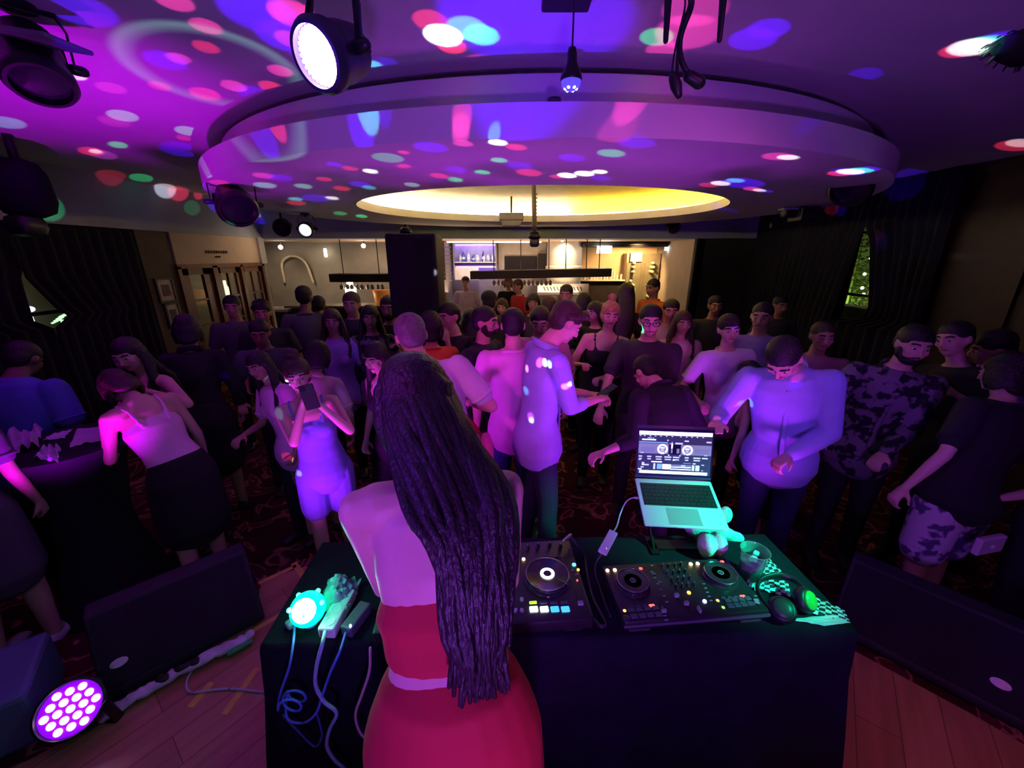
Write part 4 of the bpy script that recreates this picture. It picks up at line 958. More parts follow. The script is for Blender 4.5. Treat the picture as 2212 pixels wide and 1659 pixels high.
disc(c, 'cyan_light', L2(1240, 1220), .007, .004, emi('led_sky', (.1, .6, 1.0), 2.5)); disc(c, 'amber_light', L2(1249, 1231), .005, .004, E_amber); disc(c, 'red_light', L2(1247, 1254), .003, .004, E_red)
pad(c, 'small_button', L2(1236, 1232), .010, .005, M_logo); pad(c, 'small_button', L2(1246, 1242), .014, .005, M_logo)
for px, py in ((1162, 1181), (1187, 1179), (1211, 1182), (1177, 1208), (1140, 1185), (1232, 1192)): knob(c, L2(px, py), .007, .016)
for px, py in ((1202, 1202), (1210, 1203), (1112, 1220)): pad(c, 'small_button', L2(px, py), .012, .004, M_logo)
for i in range(3):
    for j in range(4): knob(c, V((-.035 + .035 * i, .12 - .05 * j, LZ2)), .007, .016)
g = MB(); v = L2(1252, 1300); g.box((0, 0, .001), (.005, .09, .002)); f = g.build('pitch_slider', M_black, c, loc=v); g = MB(); g.box((0, -.01, .006), (.016, .010, .010)); g.build('fader_cap', M_logo, f)
for px, py in ((1127, 1296), (1114, 1320), (1127, 1320)): disc(c, 'clear_button', L2(px, py), .006, .008, mat('clear_button', (.6, .65, .65), .15, coat=1.0))
# black cables on the table
def cable(name, label, pts, r, m_, n=8, closed=False):
    g = MB(); P = smooth_path(pts, n); g.tube(P, [r] * len(P), seg=8); o = g.build(name, m_, smooth=True); return tag(o, label, 'cable')
cable('audio_cable', 'black cable curling down the table between the two controllers', [atZ(1232, 1160, 1.09), atZ(1245, 1175, 1.08), atZ(1262, 1200, 1.01), atZ(1268, 1240, 1.01), atZ(1280, 1290, 1.01), atZ(1300, 1330, 1.01), atZ(1308, 1350, 1.01), atZ(1295, 1352, 1.01), atZ(1283, 1338, 1.01)], .006, mat('rubber_cable', (.03, .03, .035), .3))
cable('audio_cable', 'second black cable beside the left edge of the compact controller', [atZ(1300, 1196, 1.05), atZ(1288, 1215, 1.02), atZ(1286, 1240, 1.01), atZ(1296, 1270, 1.01), atZ(1306, 1300, 1.01), atZ(1318, 1330, 1.01)], .005, mat('rubber_cable', (.03, .03, .035), .3))
g = MB(); a, b = atZ(1218, 1168, 1.09), atZ(1232, 1157, 1.10); g.tube([a, b], [.006, .008], seg=10); tag(g.build('jack_plug', M_chrome, smooth=True), 'shiny jack plug at the back of the large controller', 'plug')

# ------------------------------------------------------------------ laptop on its stand
M_alu = mat('laptop_aluminium', (.74, .75, .76), .4, metal=.0, var=.03)
t = thing('laptop', 'open silver laptop showing mixing software, raised on a stand', 'laptop', (.652, 1.315, 1.19))
tilt = rad(19.0); yaw = rad(-5)
t.rotation_euler = (tilt, 0, yaw)
LW, LD = .304, .222
g = MB(); g.rbox((0, 0, -.006), (LW, LD, .012), .010, seg=4); g.build('base', M_alu, t, smooth=True, auto=35)
g = MB(); g.rbox((0, .032, .0010), (.275, .108, .0012), .004); g.build('keyboard_well', mat('key_well', (.02, .03, .03), .6), t)
g = MB()
rows = [[1.0] * 14, [1] * 13 + [1.5], [1.5] + [1] * 13, [1.8] + [1] * 11 + [1.8], [2.3] + [1] * 10 + [2.3], [1, 1, 1, 1.25, 5.2, 1.25, 1, 1, 1, 1]]
y = .080
for ri, row in enumerate(rows):
    hgt = .009 if ri == 0 else .0155
    tot = sum(row); x = -.1345; gap = .0024
    for w in row:
        ww = w / tot * .269; g.box((x + ww / 2, y - hgt / 2, .0026), (ww - gap, hgt - .002, .002)); x += ww
    y -= hgt + .0022
g.build('keyboard', mat('laptop_keys', (.012, .02, .022), .5), t)
g = MB(); g.rbox((0, -.067, .0006), (.118, .072, .001), .004); g.build('trackpad', mat('trackpad_glass', (.58, .60, .62), .25, metal=.3, var=.02), t)
# lid: pivots at the back edge
lid = MB(); a = rad(78 - 19 + 19)
Lm = Matrix.Translation(V((0, LD / 2, .002))) @ Matrix.Rotation(rad(90) - tilt + rad(-11) + 0, 4, 'X')
# lid local: x width, y up the lid, z toward the viewer
lid.M = Lm; lid.rbox((0, LD / 2, -.003), (LW, LD, .005), .009, seg=4)
ld = lid.build('lid', mat('lid_dark', (.06, .05, .12), .4), t, smooth=True, auto=35)
sc = MB(); sc.M = Lm
E_ui = [emi('ui_dark', (.035, .04, .11), .55), emi('ui_white', (.93, .93, 1.0), 1.9), emi('ui_mid', (.16, .17, .34), .9), emi('ui_text', (.50, .55, .85), 1.2), emi('ui_blue', (.15, .35, .9), 1.3), emi('ui_grey', (.22, .22, .36), .8), emi('ui_pink', (.85, .65, 1.0), 1.4), mat('bezel_navy', (.012, .008, .05), .3)]
SW, SH = .290, .182
def R(x0, y0, x1, y1, mi, lift=.0006):
    s0, s1 = (x0 - 150) / 1455, (x1 - 150) / 1455; t0, t1 = (y0 - 140) / 920, (y1 - 140) / 920
    sc.cur = mi; X0, X1 = (s0 - .5) * SW, (s1 - .5) * SW; Y0, Y1 = .018 + (1 - t1) * SH, .018 + (1 - t0) * SH
    sc.quad((X0, Y0, lift), (X1, Y0, lift), (X1, Y1, lift), (X0, Y1, lift))
def RING(cx, cy, r0, r1, mi, gap=None):
    sc.cur = mi; s = (cx - 150) / 1455; tt = (cy - 140) / 920; X = (s - .5) * SW; Y = .018 + (1 - tt) * SH; k = SW / 1455; n = 28
    for i in range(n):
        a0, a1 = 2 * math.pi * i / n, 2 * math.pi * (i + 1) / n
        if gap is not None and abs((a0 - gap + math.pi) % (2 * math.pi) - math.pi) < .12: continue
        sc.quad((X + r0 * k * math.cos(a0), Y + r0 * k * math.sin(a0), .0012), (X + r1 * k * math.cos(a0), Y + r1 * k * math.sin(a0), .0012), (X + r1 * k * math.cos(a1), Y + r1 * k * math.sin(a1), .0012), (X + r0 * k * math.cos(a1), Y + r0 * k * math.sin(a1), .0012))
R(110, 90, 1640, 1090, 7, .0002); R(150, 140, 1605, 1060, 0, .0004)
R(155, 150, 1600, 228, 1); R(195, 985, 1550, 1045, 1); R(880, 1000, 1540, 1035, 6, .0009)
R(155, 405, 750, 620, 5); R(1000, 415, 1600, 630, 5); R(205, 485, 480, 590, 2, .0009); R(1270, 495, 1570, 600, 2, .0009)
R(155, 372, 735, 392, 4); R(880, 375, 1030, 408, 3); R(765, 395, 840, 405, 3); R(215, 315, 495, 342, 1); R(325, 280, 410, 305, 4); R(430, 288, 455, 305, 3); R(1060, 320, 1145, 350, 3); R(1490, 330, 1590, 360, 3); R(720, 320, 742, 342, 1)
for x in (180, 262, 375, 480, 585, 700, 812, 980, 1095, 1200, 1305, 1420): R(x - 16, 240, x + 16, 258, 3)
RING(635, 520, 70, 105, 1, -1.1); RING(1128, 528, 70, 105, 1, -2.1); R(590, 480, 672, 508, 1, .0012); R(600, 525, 665, 545, 3, .0012); R(605, 552, 660, 568, 3, .0012)
R(1085, 488, 1165, 515, 1, .0012); R(1095, 532, 1155, 550, 3, .0012); R(1098, 558, 1150, 572, 3, .0012)
R(770, 420, 990, 625, 7, .0009); R(803, 395, 833, 500, 1, .0012); R(806, 360, 828, 400, 4, .0012); R(800, 510, 836, 600, 5, .0012); R(915, 500, 970, 600, 5, .0012)
for x in (765, 988): R(x - 14, 632, x + 14, 662, 3)
R(195, 597, 260, 620, 3); R(1465, 615, 1525, 635, 3)
for i, x in enumerate((165, 335, 505, 680, 850, 1085, 1255, 1425)):
    w = (70, 85, 125, 140, 130, 80, 140, 115)[i]; R(x, 672, x + w, 700, 3)
    if i < 7: R(x + 8, 725, x + w - 5, 750, 3)
    if i < 1: R(x, 755, x + 50, 770, 3)
R(848, 735, 895, 755, 1, .0009); R(425, 783, 640, 806, 1); R(235, 810, 285, 880, 3); R(240, 850, 380, 880, 3); R(215, 905, 280, 930, 3); R(165, 950, 240, 972, 1)
R(470, 830, 510, 955, 3); R(543, 835, 640, 945, 4); R(650, 838, 820, 945, 1); R(820, 885, 1225, 905, 1); R(820, 930, 1225, 950, 1); R(820, 838, 1225, 880, 2); R(1025, 840, 1110, 880, 3)
for k in range(4): R(652, 856 + 22 * k, 815, 861 + 22 * k, 2, .0009)
R(1240, 840, 1290, 960, 3); R(1310, 840, 1390, 960, 3); R(1250, 795, 1310, 820, 3); R(1425, 820, 1480, 838, 3); R(1430, 940, 1465, 955, 3); R(1060, 800, 1220, 806, 3)
sc.build('display', E_ui, t)
# stand
t2 = thing('laptop_stand', 'black folding stand carrying the laptop above the table', 'stand', (.655, 1.29, TZ + .003))
g = MB(); g.box((0, .0, .004), (.22, .05, .008)); g.box((-.10, 0, .004), (.03, .10, .008)); g.box((.10, 0, .004), (.03, .10, .008)); g.build('base', M_blackm, t2)
for x in (-.10, .10): g = MB(); g.tube([(x, -.02, .005), (x, .06, .09), (x, .05, .16)], [.008] * 3, seg=8); g.build('arm', M_blackm, t2, smooth=True)
g = MB(); g.M = Matrix.Translation(V((-.003, .028, .1705))) @ Matrix.Rotation(yaw, 4, 'Z') @ Matrix.Rotation(tilt, 4, 'X'); g.box((0, .01, -.004), (.24, .13, .006)); g.build('tray', M_blackm, t2)
# white hub with its cable
t3 = thing('usb_hub', 'white slim hub dangling by its cable left of the laptop', 'hub')
a, b = atZ(1300, 1196, 1.07), atY(1326, 1148, 1.24)
d = (b - a); g = MB(); g.M = Matrix.Translation((a + b) / 2) @ aim_matrix(d); g.rbox((0, 0, 0), (.034, d.length, .013), .004)
g.build('housing', mat('white_plastic', (.80, .80, .84), .4), t3)
cp = smooth_path([b, atY(1333, 1135, 1.27), atY(1340, 1110, 1.33), atY(1352, 1085, 1.37), atY(1366, 1076, 1.38), atY(1378, 1076, 1.385)], 8)
g = MB(); g.tube(cp, [.0028] * len(cp), seg=8); g.build('cable', mat('white_plastic', (.80, .80, .84), .4), t3, smooth=True)
g = MB(); g.tube([cp[-5], cp[-1]], [.005, .005], seg=8); g.build('plug', mat('white_plastic', (.80, .80, .84), .4), t3, smooth=True)
g = MB(); g.ell(a.lerp(b, .25) + V((0.004, -.008, .004)), (.002, .002, .002), seg=8, rings=5); g.build('status_light', E_white, t3)
# plush toy
t = thing('plush_toy', 'white plush animal slumped behind the laptop at the right', 'plush toy', (.76, 1.30, TZ + .003))
M_plush = mat('white_plush', (.86, .86, .88), .95, bump=.7, bscale=220)
def lp(x, y, z): return V((x, y, z)) - t.location
g = MB()
pa, pb, pc, pe = atZ(1526, 1178, 1.06), atZ(1551, 1177, 1.06), atY(1590, 1164, 1.34), atY(1567, 1112, 1.41)
for p_, r_ in ((pa, (.030, .045, .052)), (pb, (.031, .045, .052)), (pc, (.032, .028, .030)), (pe, (.028, .028, .038))): g.ell(p_ - t.location, r_)
g.tube([pc - t.location, V((.02, .06, .06))], [.026, .035]); g.tube([pe - t.location, V((.06, .12, .06))], [.024, .03])
g.ell((-.0, .05, .055), (.06, .045, .055)); g.ell((.06, .14, .05), (.04, .04, .045))
o = g.build('body', M_plush, t)
md = o.modifiers.new('fuse', 'REMESH'); md.mode = 'VOXEL'; md.voxel_size = .004; md.use_smooth_shade = True; md = o.modifiers.new('soft', 'SMOOTH'); md.iterations = 3
# plastic cup with ice
t = thing('plastic_cup', 'clear plastic cup with ice at the back right of the table', 'cup', (.852, 1.130, TZ + .004))
M_cup = mat('clear_plastic', (.75, .95, .93), .08, trans=.75, var=.0, coat=.3)
g = MB(); g.lathe([(.031, 0), (.033, .004), (.045, .115), (.0475, .118), (.0455, .118), (.0435, .113), (.0315, .005), (0, .004)], seg=36); g.build('cup_wall', M_cup, t, smooth=True, auto=60)
g = MB(); rn = random.Random(2); g.lathe([(.0305, .006), (.038, .072), (0, .072)], seg=24); g.build('drink', mat('pale_drink', (.55, .85, .80), .2, trans=.4, var=.1), t, smooth=True, auto=40)
for k in range(5): g = MB(); g.rbox((rn.uniform(-.018, .018), rn.uniform(-.018, .018), .068 + .006 * k), (.020, .020, .018), .004, (rn.random() * 3, rn.random() * 3, rn.random() * 3)); g.build('ice_cube', mat('ice', (.80, .97, .95), .15, var=.05), t)
# crumpled napkins
M_nap = checker_mat(); M_paper = mat('white_paper', (.80, .84, .84), .8)
def sheet(name, label, P, m_, uvs=1.0, crumple=.010, seed=1, z=TZ + .006, group=None, lift=None, n=12):
    me = bpy.data.meshes.new(name); vs = []; fs = []; uv = []
    for j in range(n + 1):
        for i in range(n + 1):
            u, v = i / n, j / n
            p = P[0].lerp(P[1], u).lerp(P[3].lerp(P[2], u), v)
            h = abs(noise.noise(V((u * 3 + seed * 7, v * 3, seed)))) * crumple * 2
            if lift: h += lift * u * v
            vs.append((p.x, p.y, z + h)); uv.append((u * uvs, v * uvs))
    for j in range(n):
        for i in range(n): k = j * (n + 1) + i; fs.append((k, k + 1, k + n + 2, k + n + 1))
    me.from_pydata(vs, [], fs); me.materials.append(m_); ul = me.uv_layers.new(name='UVMap')
    for l in me.loops: ul.data[l.index].uv = uv[l.vertex_index]
    o = bpy.data.objects.new(name, me); COL.objects.link(o)
    s_ = o.modifiers.new('thickness', 'SOLIDIFY'); s_.thickness = .0008; s_.offset = 1
    return tag(o, label, 'napkin', group)
z6 = TZ + .006
def A6(*p): return [atZ(x, y, z6) for x, y in p]
sheet('napkin', 'black and white checked napkin beside the plastic cup', A6((1618, 1248), (1640, 1210), (1660, 1205), (1694, 1240)), M_nap, .17, .004, 3)
sheet('napkin', 'checked napkin lying under the headphones', A6((1640, 1276), (1638, 1250), (1702, 1258), (1708, 1290)), M_nap, .15, .006, 5)
sheet('napkin', 'checked napkin at the right corner of the table beyond the headphones', A6((1735, 1322), (1752, 1288), (1820, 1318), (1838, 1345)), M_nap, .17, .006, 8)
sheet('paper_sheet', 'pale paper lying flat at the front right corner of the table', A6((1702, 1338), (1800, 1328), (1838, 1345), (1780, 1352)), M_paper, 1, .003, 9)
sheet('paper_sheet', 'small crumpled white paper scrap between the compact controller and the cup', A6((1622, 1243), (1612, 1262), (1630, 1276), (1648, 1262)), M_paper, 1, .012, 12)
# headphones
t = thing('headphones', 'black headphones with a green ear plate lying on the napkins', 'headphones', (.90, 1.02, TZ + .01))
def h_(px, py, z): return atZ(px, py, z) - t.location
P = smooth_path([h_(1668, 1322, 1.035), h_(1648, 1300, 1.04), (h_(1636, 1272, 1.05)), h_(1645, 1252, 1.055), h_(1680, 1243, 1.06), h_(1712, 1252, 1.06), h_(1735, 1272, 1.055)], 8)
g = MB(); g.tube(P, [(.013, .006)] * len(P), side=(0, 0, 1), seg=10); g.build('headband', M_black, t, smooth=True)
def earcup(px, py, n_, tl, cap):
    o_ = h_(px, py, 1.045); A = Matrix.Translation(o_) @ aim_matrix(n_)
    g = MB(); g.M = A; g.lathe([(.018, -.022), (.034, -.020), (.040, -.010), (.038, .004), (.034, .010), (.030, .012), (0, .012)], rot=(rad(-90), 0, 0), seg=30); e = g.build('ear_cup', M_black, t, smooth=True, auto=50)
    g = MB(); g.M = A; g.lathe([(.029, .012), (.027, .017), (.012, .020), (0, .0205)], rot=(rad(-90), 0, 0), seg=30); g.build('ear_plate', cap, e, smooth=True)
earcup(1742, 1296, (.45, -.75, .65), 0, mat('green_plate_glow', (.02, .42, .05), .3, emit=(.02, .9, .08), estr=.10)); earcup(1690, 1316, (-.3, -.5, .8), 0, mat('dark_green_plate', (.02, .05, .03), .4))  # green plate is no lamp; a faint glow is added to its colour

# ------------------------------------------------------------------ left end of the table: party bulb, power strip, adapters
t = thing('party_bulb', 'glaring green crystal party bulb lying on the left end of the table', 'bulb', LAMP - V((.03, .04, .0)))
E_bulb = emi('green_bulb_core', (.55, 1.0, .85), 26)
g = MB(); g.ell((.004, -.018, -.040), (.037, .037, .037), seg=24, rings=14); g.build('glowing_core', E_bulb, t, smooth=True)
g = MB(); g.ell((0, 0, -.055), (.051, .051, .051), seg=32, rings=20); g.build('green_shell', mat('green_shell', (.0, .6, .35), .2, emit=(0, 1, .55), estr=1.6), t, smooth=True)
g = MB(); g.tube([(0, 0, -.085), (.0, .0, -.11)], [.03, .02]); g.build('socket', mat('white_plastic', (.80, .80, .84), .4), t, smooth=True)
for k in range(5): g = MB(); a = rad(72 * k); g.ell((.047 * math.cos(a), .047 * math.sin(a), -.030), (.008, .008, .008), seg=8, rings=5); g.build('crystal', mat('clear_crystal', (.5, 1, .8), .1, emit=(.1, 1, .6), estr=2.0), t, smooth=True)
t = thing('power_strip', 'white power strip lying across the left end of the table', 'power strip')
a, b = atZ(706, 1352, 1.045), atZ(748, 1276, 1.045); d = b - a
A = Matrix.Translation(V(((a.x + b.x) / 2, (a.y + b.y) / 2, 1.025))) @ aim_matrix(V((d.x, d.y, 0)))
g = MB(); g.M = A; g.rbox((0, 0, 0), (.052, d.length + .02, .040), .006); g.build('housing', mat('white_plastic2', (.72, .76, .80), .4), t)
for k in range(3): g = MB(); g.M = A; g.lathe([(.017, .018), (.017, .0215), (.013, .0215), (.013, .019), (0, .019)], c=(0, -.05 + .045 * k, 0), seg=18); g.build('socket', mat('white_plastic', (.80, .80, .84), .4), t, smooth=True, auto=40)
t = thing('power_adapter', 'dark grey power adapter lying right beside the white power strip', 'adapter')
a, b = atZ(735, 1358, 1.04), atZ(780, 1300, 1.04); d = b - a
g = MB(); g.M = Matrix.Translation(V(((a.x + b.x) / 2 + .015, (a.y + b.y) / 2, 1.024))) @ aim_matrix(V((d.x, d.y, 0))); g.rbox((0, 0, 0), (.040, d.length, .038), .006); g.build('housing', mat('adapter_grey', (.10, .12, .14), .4), t)
g = MB(); g.ell(atZ(757, 1352, 1.05), (.004, .004, .006), seg=8, rings=5); g.build('blue_light', E_blue, t, smooth=True)
g = MB(); a = atZ(636, 1341, 1.02); g.M = Matrix.Translation(a) @ aim_matrix(V((.6, .8, .1))); g.rbox((0, 0, 0), (.028, .05, .024), .008); tag(g.build('clear_plug', mat('pale_teal_plastic', (.3, .55, .5), .25)), 'translucent plug at the left front corner of the table', 'plug')
# crumpled plastic wrap by the bulb
t = thing('plastic_bag', 'crumpled clear plastic bag catching the green light beside the party bulb', 'bag')
me = MB(); n = 16; cx = atZ(728, 1275, 1.05); vs = []; fs = []
for j in range(n + 1):
    for i in range(n + 1):
        u, v = i / n - .5, j / n - .5; k = noise.noise(V((u * 6, v * 6, 3.3))); k2 = noise.noise(V((u * 15, v * 15, 9.1)))
        vs.append((cx.x + u * .11 + .012 * k2, cx.y + v * .13, 1.03 + .075 * max(0, 1 - 5.0 * (u * u + v * v)) + .022 * k + .012 * k2))
for j in range(n):
    for i in range(n): k = j * (n + 1) + i; fs.append((k, k + 1, k + n + 2, k + n + 1))
me.add(vs, fs); me.build('film', mat('teal_film', (.35, .8, .75), .12, trans=.45, var=.2, scale=40, coat=.6), t, smooth=True, auto=25)
Y0 = .815
def ch(*pts): return [atY(x, y, Y0 if y > 1385 else .86) for x, y in pts]
cable('power_cable', 'blue cable with a small coil hanging down the front left of the table', [atZ(636, 1352, 1.02)] + ch((634, 1385), (625, 1440), (608, 1490), (602, 1515)) + [V((atY(625, 1530, .8).x + .03 * math.cos(a), .80 - .004 * (a - 2), atY(625, 1530, .8).z + .033 * math.sin(a))) for a in [math.pi - .6 * k for k in range(22)]] +
      ch((620, 1550), (655, 1561), (683, 1540), (697, 1500), (715, 1450), (735, 1405)) + [atZ(748, 1362, 1.02)], .0036, mat('blue_cable', (.10, .25, .85), .4))
cable('power_cable', 'loop of thin blue cable sagging lowest on the front left of the table', ch((612, 1545), (645, 1580), (680, 1612), (695, 1590), (690, 1560), (683, 1538)), .003, mat('blue_cable2', (.07, .12, .5), .4))
cable('power_cable', 'thick pale blue cable running from the power strip down the front of the table', [atZ(703, 1360, 1.02)] + ch((697, 1388), (684, 1440), (682, 1480), (700, 1515), (727, 1540), (712, 1575), (706, 1610), (722, 1640), (750, 1668), (770, 1720)), .0055, mat('pale_blue_cable', (.35, .6, .75), .4))
cable('power_cable', 'pinkish white cable hanging between the table and the woman', ch((800, 1400), (798, 1450), (782, 1500), (768, 1545), (780, 1585), (808, 1605), (845, 1612)), .004, mat('pinkish_cable', (.7, .45, .5), .4))

# ------------------------------------------------------------------ stage floor: wedges, tape, cables, cans
def wedge(label, p0, p1, badge, seed):
    """floor monitor with its lower front edge from p0 to p1 (seen from the photographer, left to right)"""
    d = (V(p1) - V(p0)); L = d.length; ang = math.atan2(d.y, d.x)
    t = thing('floor_monitor', label, 'loudspeaker', (p0[0], p0[1], .256), ang, 'stage floor monitors')
    prof = [(0, .012), (0, .05), (.20, .335), (.29, .335), (.37, .20), (.37, .012)]
    g = MB(); n = len(prof)
    vs = [(x, y, z) for x in (0, L) for y, z in prof]
    fs = [tuple(range(n)), tuple(range(2 * n - 1, n - 1, -1))] + [(i, n + i, n + (i + 1) % n, (i + 1) % n) for i in range(n)]
    g.add(vs, fs); o = g.build('cabinet', mat('monitor_black', (.016, .018, .03), .6, bump=.3, bscale=150), t)
    bv = o.modifiers.new('round', 'BEVEL'); bv.width = .012; bv.segments = 3
    sl = math.atan2(.285, .20); ln = math.hypot(.285, .20)
    M_ = Matrix.Translation(V((L / 2, .10, .193))) @ Matrix.Rotation(sl, 4, 'X')
    g = MB(); g.M = M_; g.rbox((0, 0, .006), (L - .035, ln - .03, .012), .02); g.build('grille', mat('monitor_grille', (.016, .018, .035), .55, bump=.9, bscale=420), t, smooth=True, auto=40)
    g = MB(); g.M = M_; g.lathe([(.030, .012), (.030, .016), (.027, .018), (0, .018)], c=(badge, -ln * .20, 0), seg=24, sy=.62); g.build('badge', mat('badge_silver', (.75, .72, .80), .35), t, smooth=True, auto=40)
    for x in (-.006, L + .006): g = MB(); g.rbox((x, .19, .16), (.012, .10, .03), .008); g.build('handle', M_blackm, t)
    for x in (.05, L - .05):
        for y in (.03, .34): g = MB(); g.tube([(x, y, 0), (x, y, .014)], [.015, .015], seg=10, caps=False); g.build('rubber_foot', M_black, t)
    return t
wedge('black stage wedge with an oval badge on the left side of the stage', (-1.75, 1.18), (-1.306, 1.60), -.23, 1)
wedge('black stage wedge with an oval badge on the right side of the stage', (1.64, 1.55), (2.09, 1.05), .21, 2)
M_tape = mat('yellow_tape', (.75, .52, .10), .7, var=.15, scale=20)
def strip(name, label, p, q_, w, m_, cat='tape', group=None, h=.0012, z=.2575):
    a, b = atZ(*p, z), atZ(*q_, z); d = b - a; g = MB(); g.M = Matrix.Translation((a + b) / 2) @ aim_matrix(V((d.x, d.y, 0))); g.rbox((0, 0, 0), (w, d.length, h), w * .1)
    return tag(g.build(name, m_), label, cat, group)
strip('floor_tape', 'yellow tape strip on the stage floor left of the party bulb, longest and farthest', (558, 1260), (640, 1222), .03, M_tape)
strip('floor_tape', 'short yellow tape strip making a corner beside the party bulb', (634, 1216), (662, 1252), .035, M_tape)
strip('floor_tape', 'yellow tape strip running from the end of the white bundle towards the bulb', (540, 1366), (608, 1326), .028, M_tape)
strip('floor_tape', 'shorter yellow tape strip crossing the white floor cable near the left wedge', (410, 1528), (458, 1474), .032, M_tape)
strip('floor_tape', 'longer yellow tape strip crossing the white floor cable near the table', (484, 1544), (556, 1442), .030, M_tape)
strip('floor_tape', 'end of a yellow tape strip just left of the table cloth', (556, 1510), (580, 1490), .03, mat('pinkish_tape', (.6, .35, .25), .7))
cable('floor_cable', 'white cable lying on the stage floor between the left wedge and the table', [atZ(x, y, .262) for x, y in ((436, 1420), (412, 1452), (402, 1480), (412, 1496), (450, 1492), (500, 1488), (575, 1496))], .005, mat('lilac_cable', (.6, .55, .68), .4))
# taped bundle along the front of the left wedge
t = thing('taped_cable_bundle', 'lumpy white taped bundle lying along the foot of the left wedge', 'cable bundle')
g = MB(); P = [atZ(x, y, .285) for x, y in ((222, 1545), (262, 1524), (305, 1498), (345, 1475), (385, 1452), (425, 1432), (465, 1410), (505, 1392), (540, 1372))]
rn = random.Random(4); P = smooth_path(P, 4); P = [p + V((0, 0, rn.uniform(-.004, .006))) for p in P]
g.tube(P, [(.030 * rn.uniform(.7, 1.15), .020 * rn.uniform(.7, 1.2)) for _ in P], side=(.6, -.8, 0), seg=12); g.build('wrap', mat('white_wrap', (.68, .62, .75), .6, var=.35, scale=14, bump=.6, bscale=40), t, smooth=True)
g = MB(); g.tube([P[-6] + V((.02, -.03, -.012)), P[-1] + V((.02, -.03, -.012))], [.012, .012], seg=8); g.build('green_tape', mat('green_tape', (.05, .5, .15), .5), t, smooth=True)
for k in (13, 17, 20): g = MB(); g.ell(P[k] + V((0, 0, .012)), (.035, .02, .014), (0, 0, .6)); g.build('black_tape', M_black, t, smooth=True)
# floor can shining up
p = atZ(155, 1530, .40)
t = thing('stage_light', 'lit floor can with a honeycomb of pink-white LEDs left of the left wedge', 'stage light', p)
A = aim_matrix((.42, -.62, .66))
g = MB(); g.M = A; R90 = (rad(-90), 0, 0)
g.lathe([(.06, -.12), (.09, -.10), (.10, -.02), (.105, .0), (.105, .02), (.096, .025), (.092, .004), (0, .004)], rot=R90, seg=36); g.build('housing', M_black, t, smooth=True, auto=40)
g = MB(); g.M = A; g.lathe([(.092, .005), (.092, .009), (0, .009)], rot=R90, seg=32); g.build('lens', emi('violet_lens', (.25, .0, .9), 1.0), t, smooth=True, auto=40)
k = 0
for q0 in range(-2, 3):
    for r0 in range(-2, 3):
        if abs(q0 + r0) > 2: continue
        if (q0, r0) in ((0, 0), (1, 1), (-1, -1)) and False: continue
        g = MB(); g.M = A; g.ell((.036 * (q0 + r0 / 2), .011, .031 * r0), (.0135, .004, .0135), seg=12, rings=6); g.build('led', emi('pink_led', (1.0, .55, 1.0), 7), t, smooth=True)
g = MB(); g.tube([(-.11, .02, 0), (-.10, .05, -.138), (.10, .05, -.138), (.11, .02, 0)], [(.018, .004)] * 4, side=(0, 1, 0)); g.build('yoke', M_blackm, t, smooth=True)
m = MB(); p = atZ(-10, 1535, .50); m.rbox((p.x - .24, p.y + .06, .378), (.44, .36, .244), .02, (0, 0, rad(38))); tag(m.build('equipment_case', mat('blue_light_case', (.10, .16, .30), .6)), 'equipment case coloured as blue-lit at the lower left edge of the photo', 'case')  # dark case; the blue light falling on it is put into its colour
m = MB(); p = atZ(2210, 1470, .26); m.M = Matrix.Translation(p) @ Matrix.Rotation(rad(-38), 4, 'Z'); m.rbox((.04, 0, .012), (.14, .035, .022), .008); tag(m.build('white_cloth_strip', M_paper), 'small white strip lying beyond the right wedge at the right edge', 'cloth')

# ------------------------------------------------------------------ high table on the left with clutter
t = thing('cocktail_table', 'tall round table under a stretch black cover at the left, littered with napkins', 'table', (-2.53, 2.02, 0))
g = MB(); g.lathe([(.29, 0), (.26, .10), (.18, .45), (.17, .62), (.22, .95), (.285, 1.07), (.29, 1.09), (.28, 1.10), (0, 1.10)], seg=48); g.build('table_cover', M_curtain, t, smooth=True, auto=50)
M_nap2 = mat('violet_white_napkin', (.72, .70, .85), .8)
for lab, pts, sd, cr in (('tall crumpled white napkin at the left on the cocktail table', ((18, 985), (22, 930), (95, 912), (85, 965)), 21, .05), ('flat folded white napkin in the middle of the cocktail table', ((92, 950), (110, 938), (158, 925), (140, 945)), 22, .008),
                     ('crumpled white napkin at the front of the cocktail table', ((72, 990), (90, 968), (132, 968), (125, 998)), 23, .03), ('violet napkin at the right side of the cocktail table', ((150, 965), (165, 925), (228, 920), (220, 950)), 24, .012)):
    o = sheet('napkin', lab, [atZ(x, y, 1.11) for x, y in pts], M_nap2, 1, cr, sd, 1.105, 'napkins on the cocktail table', n=14)

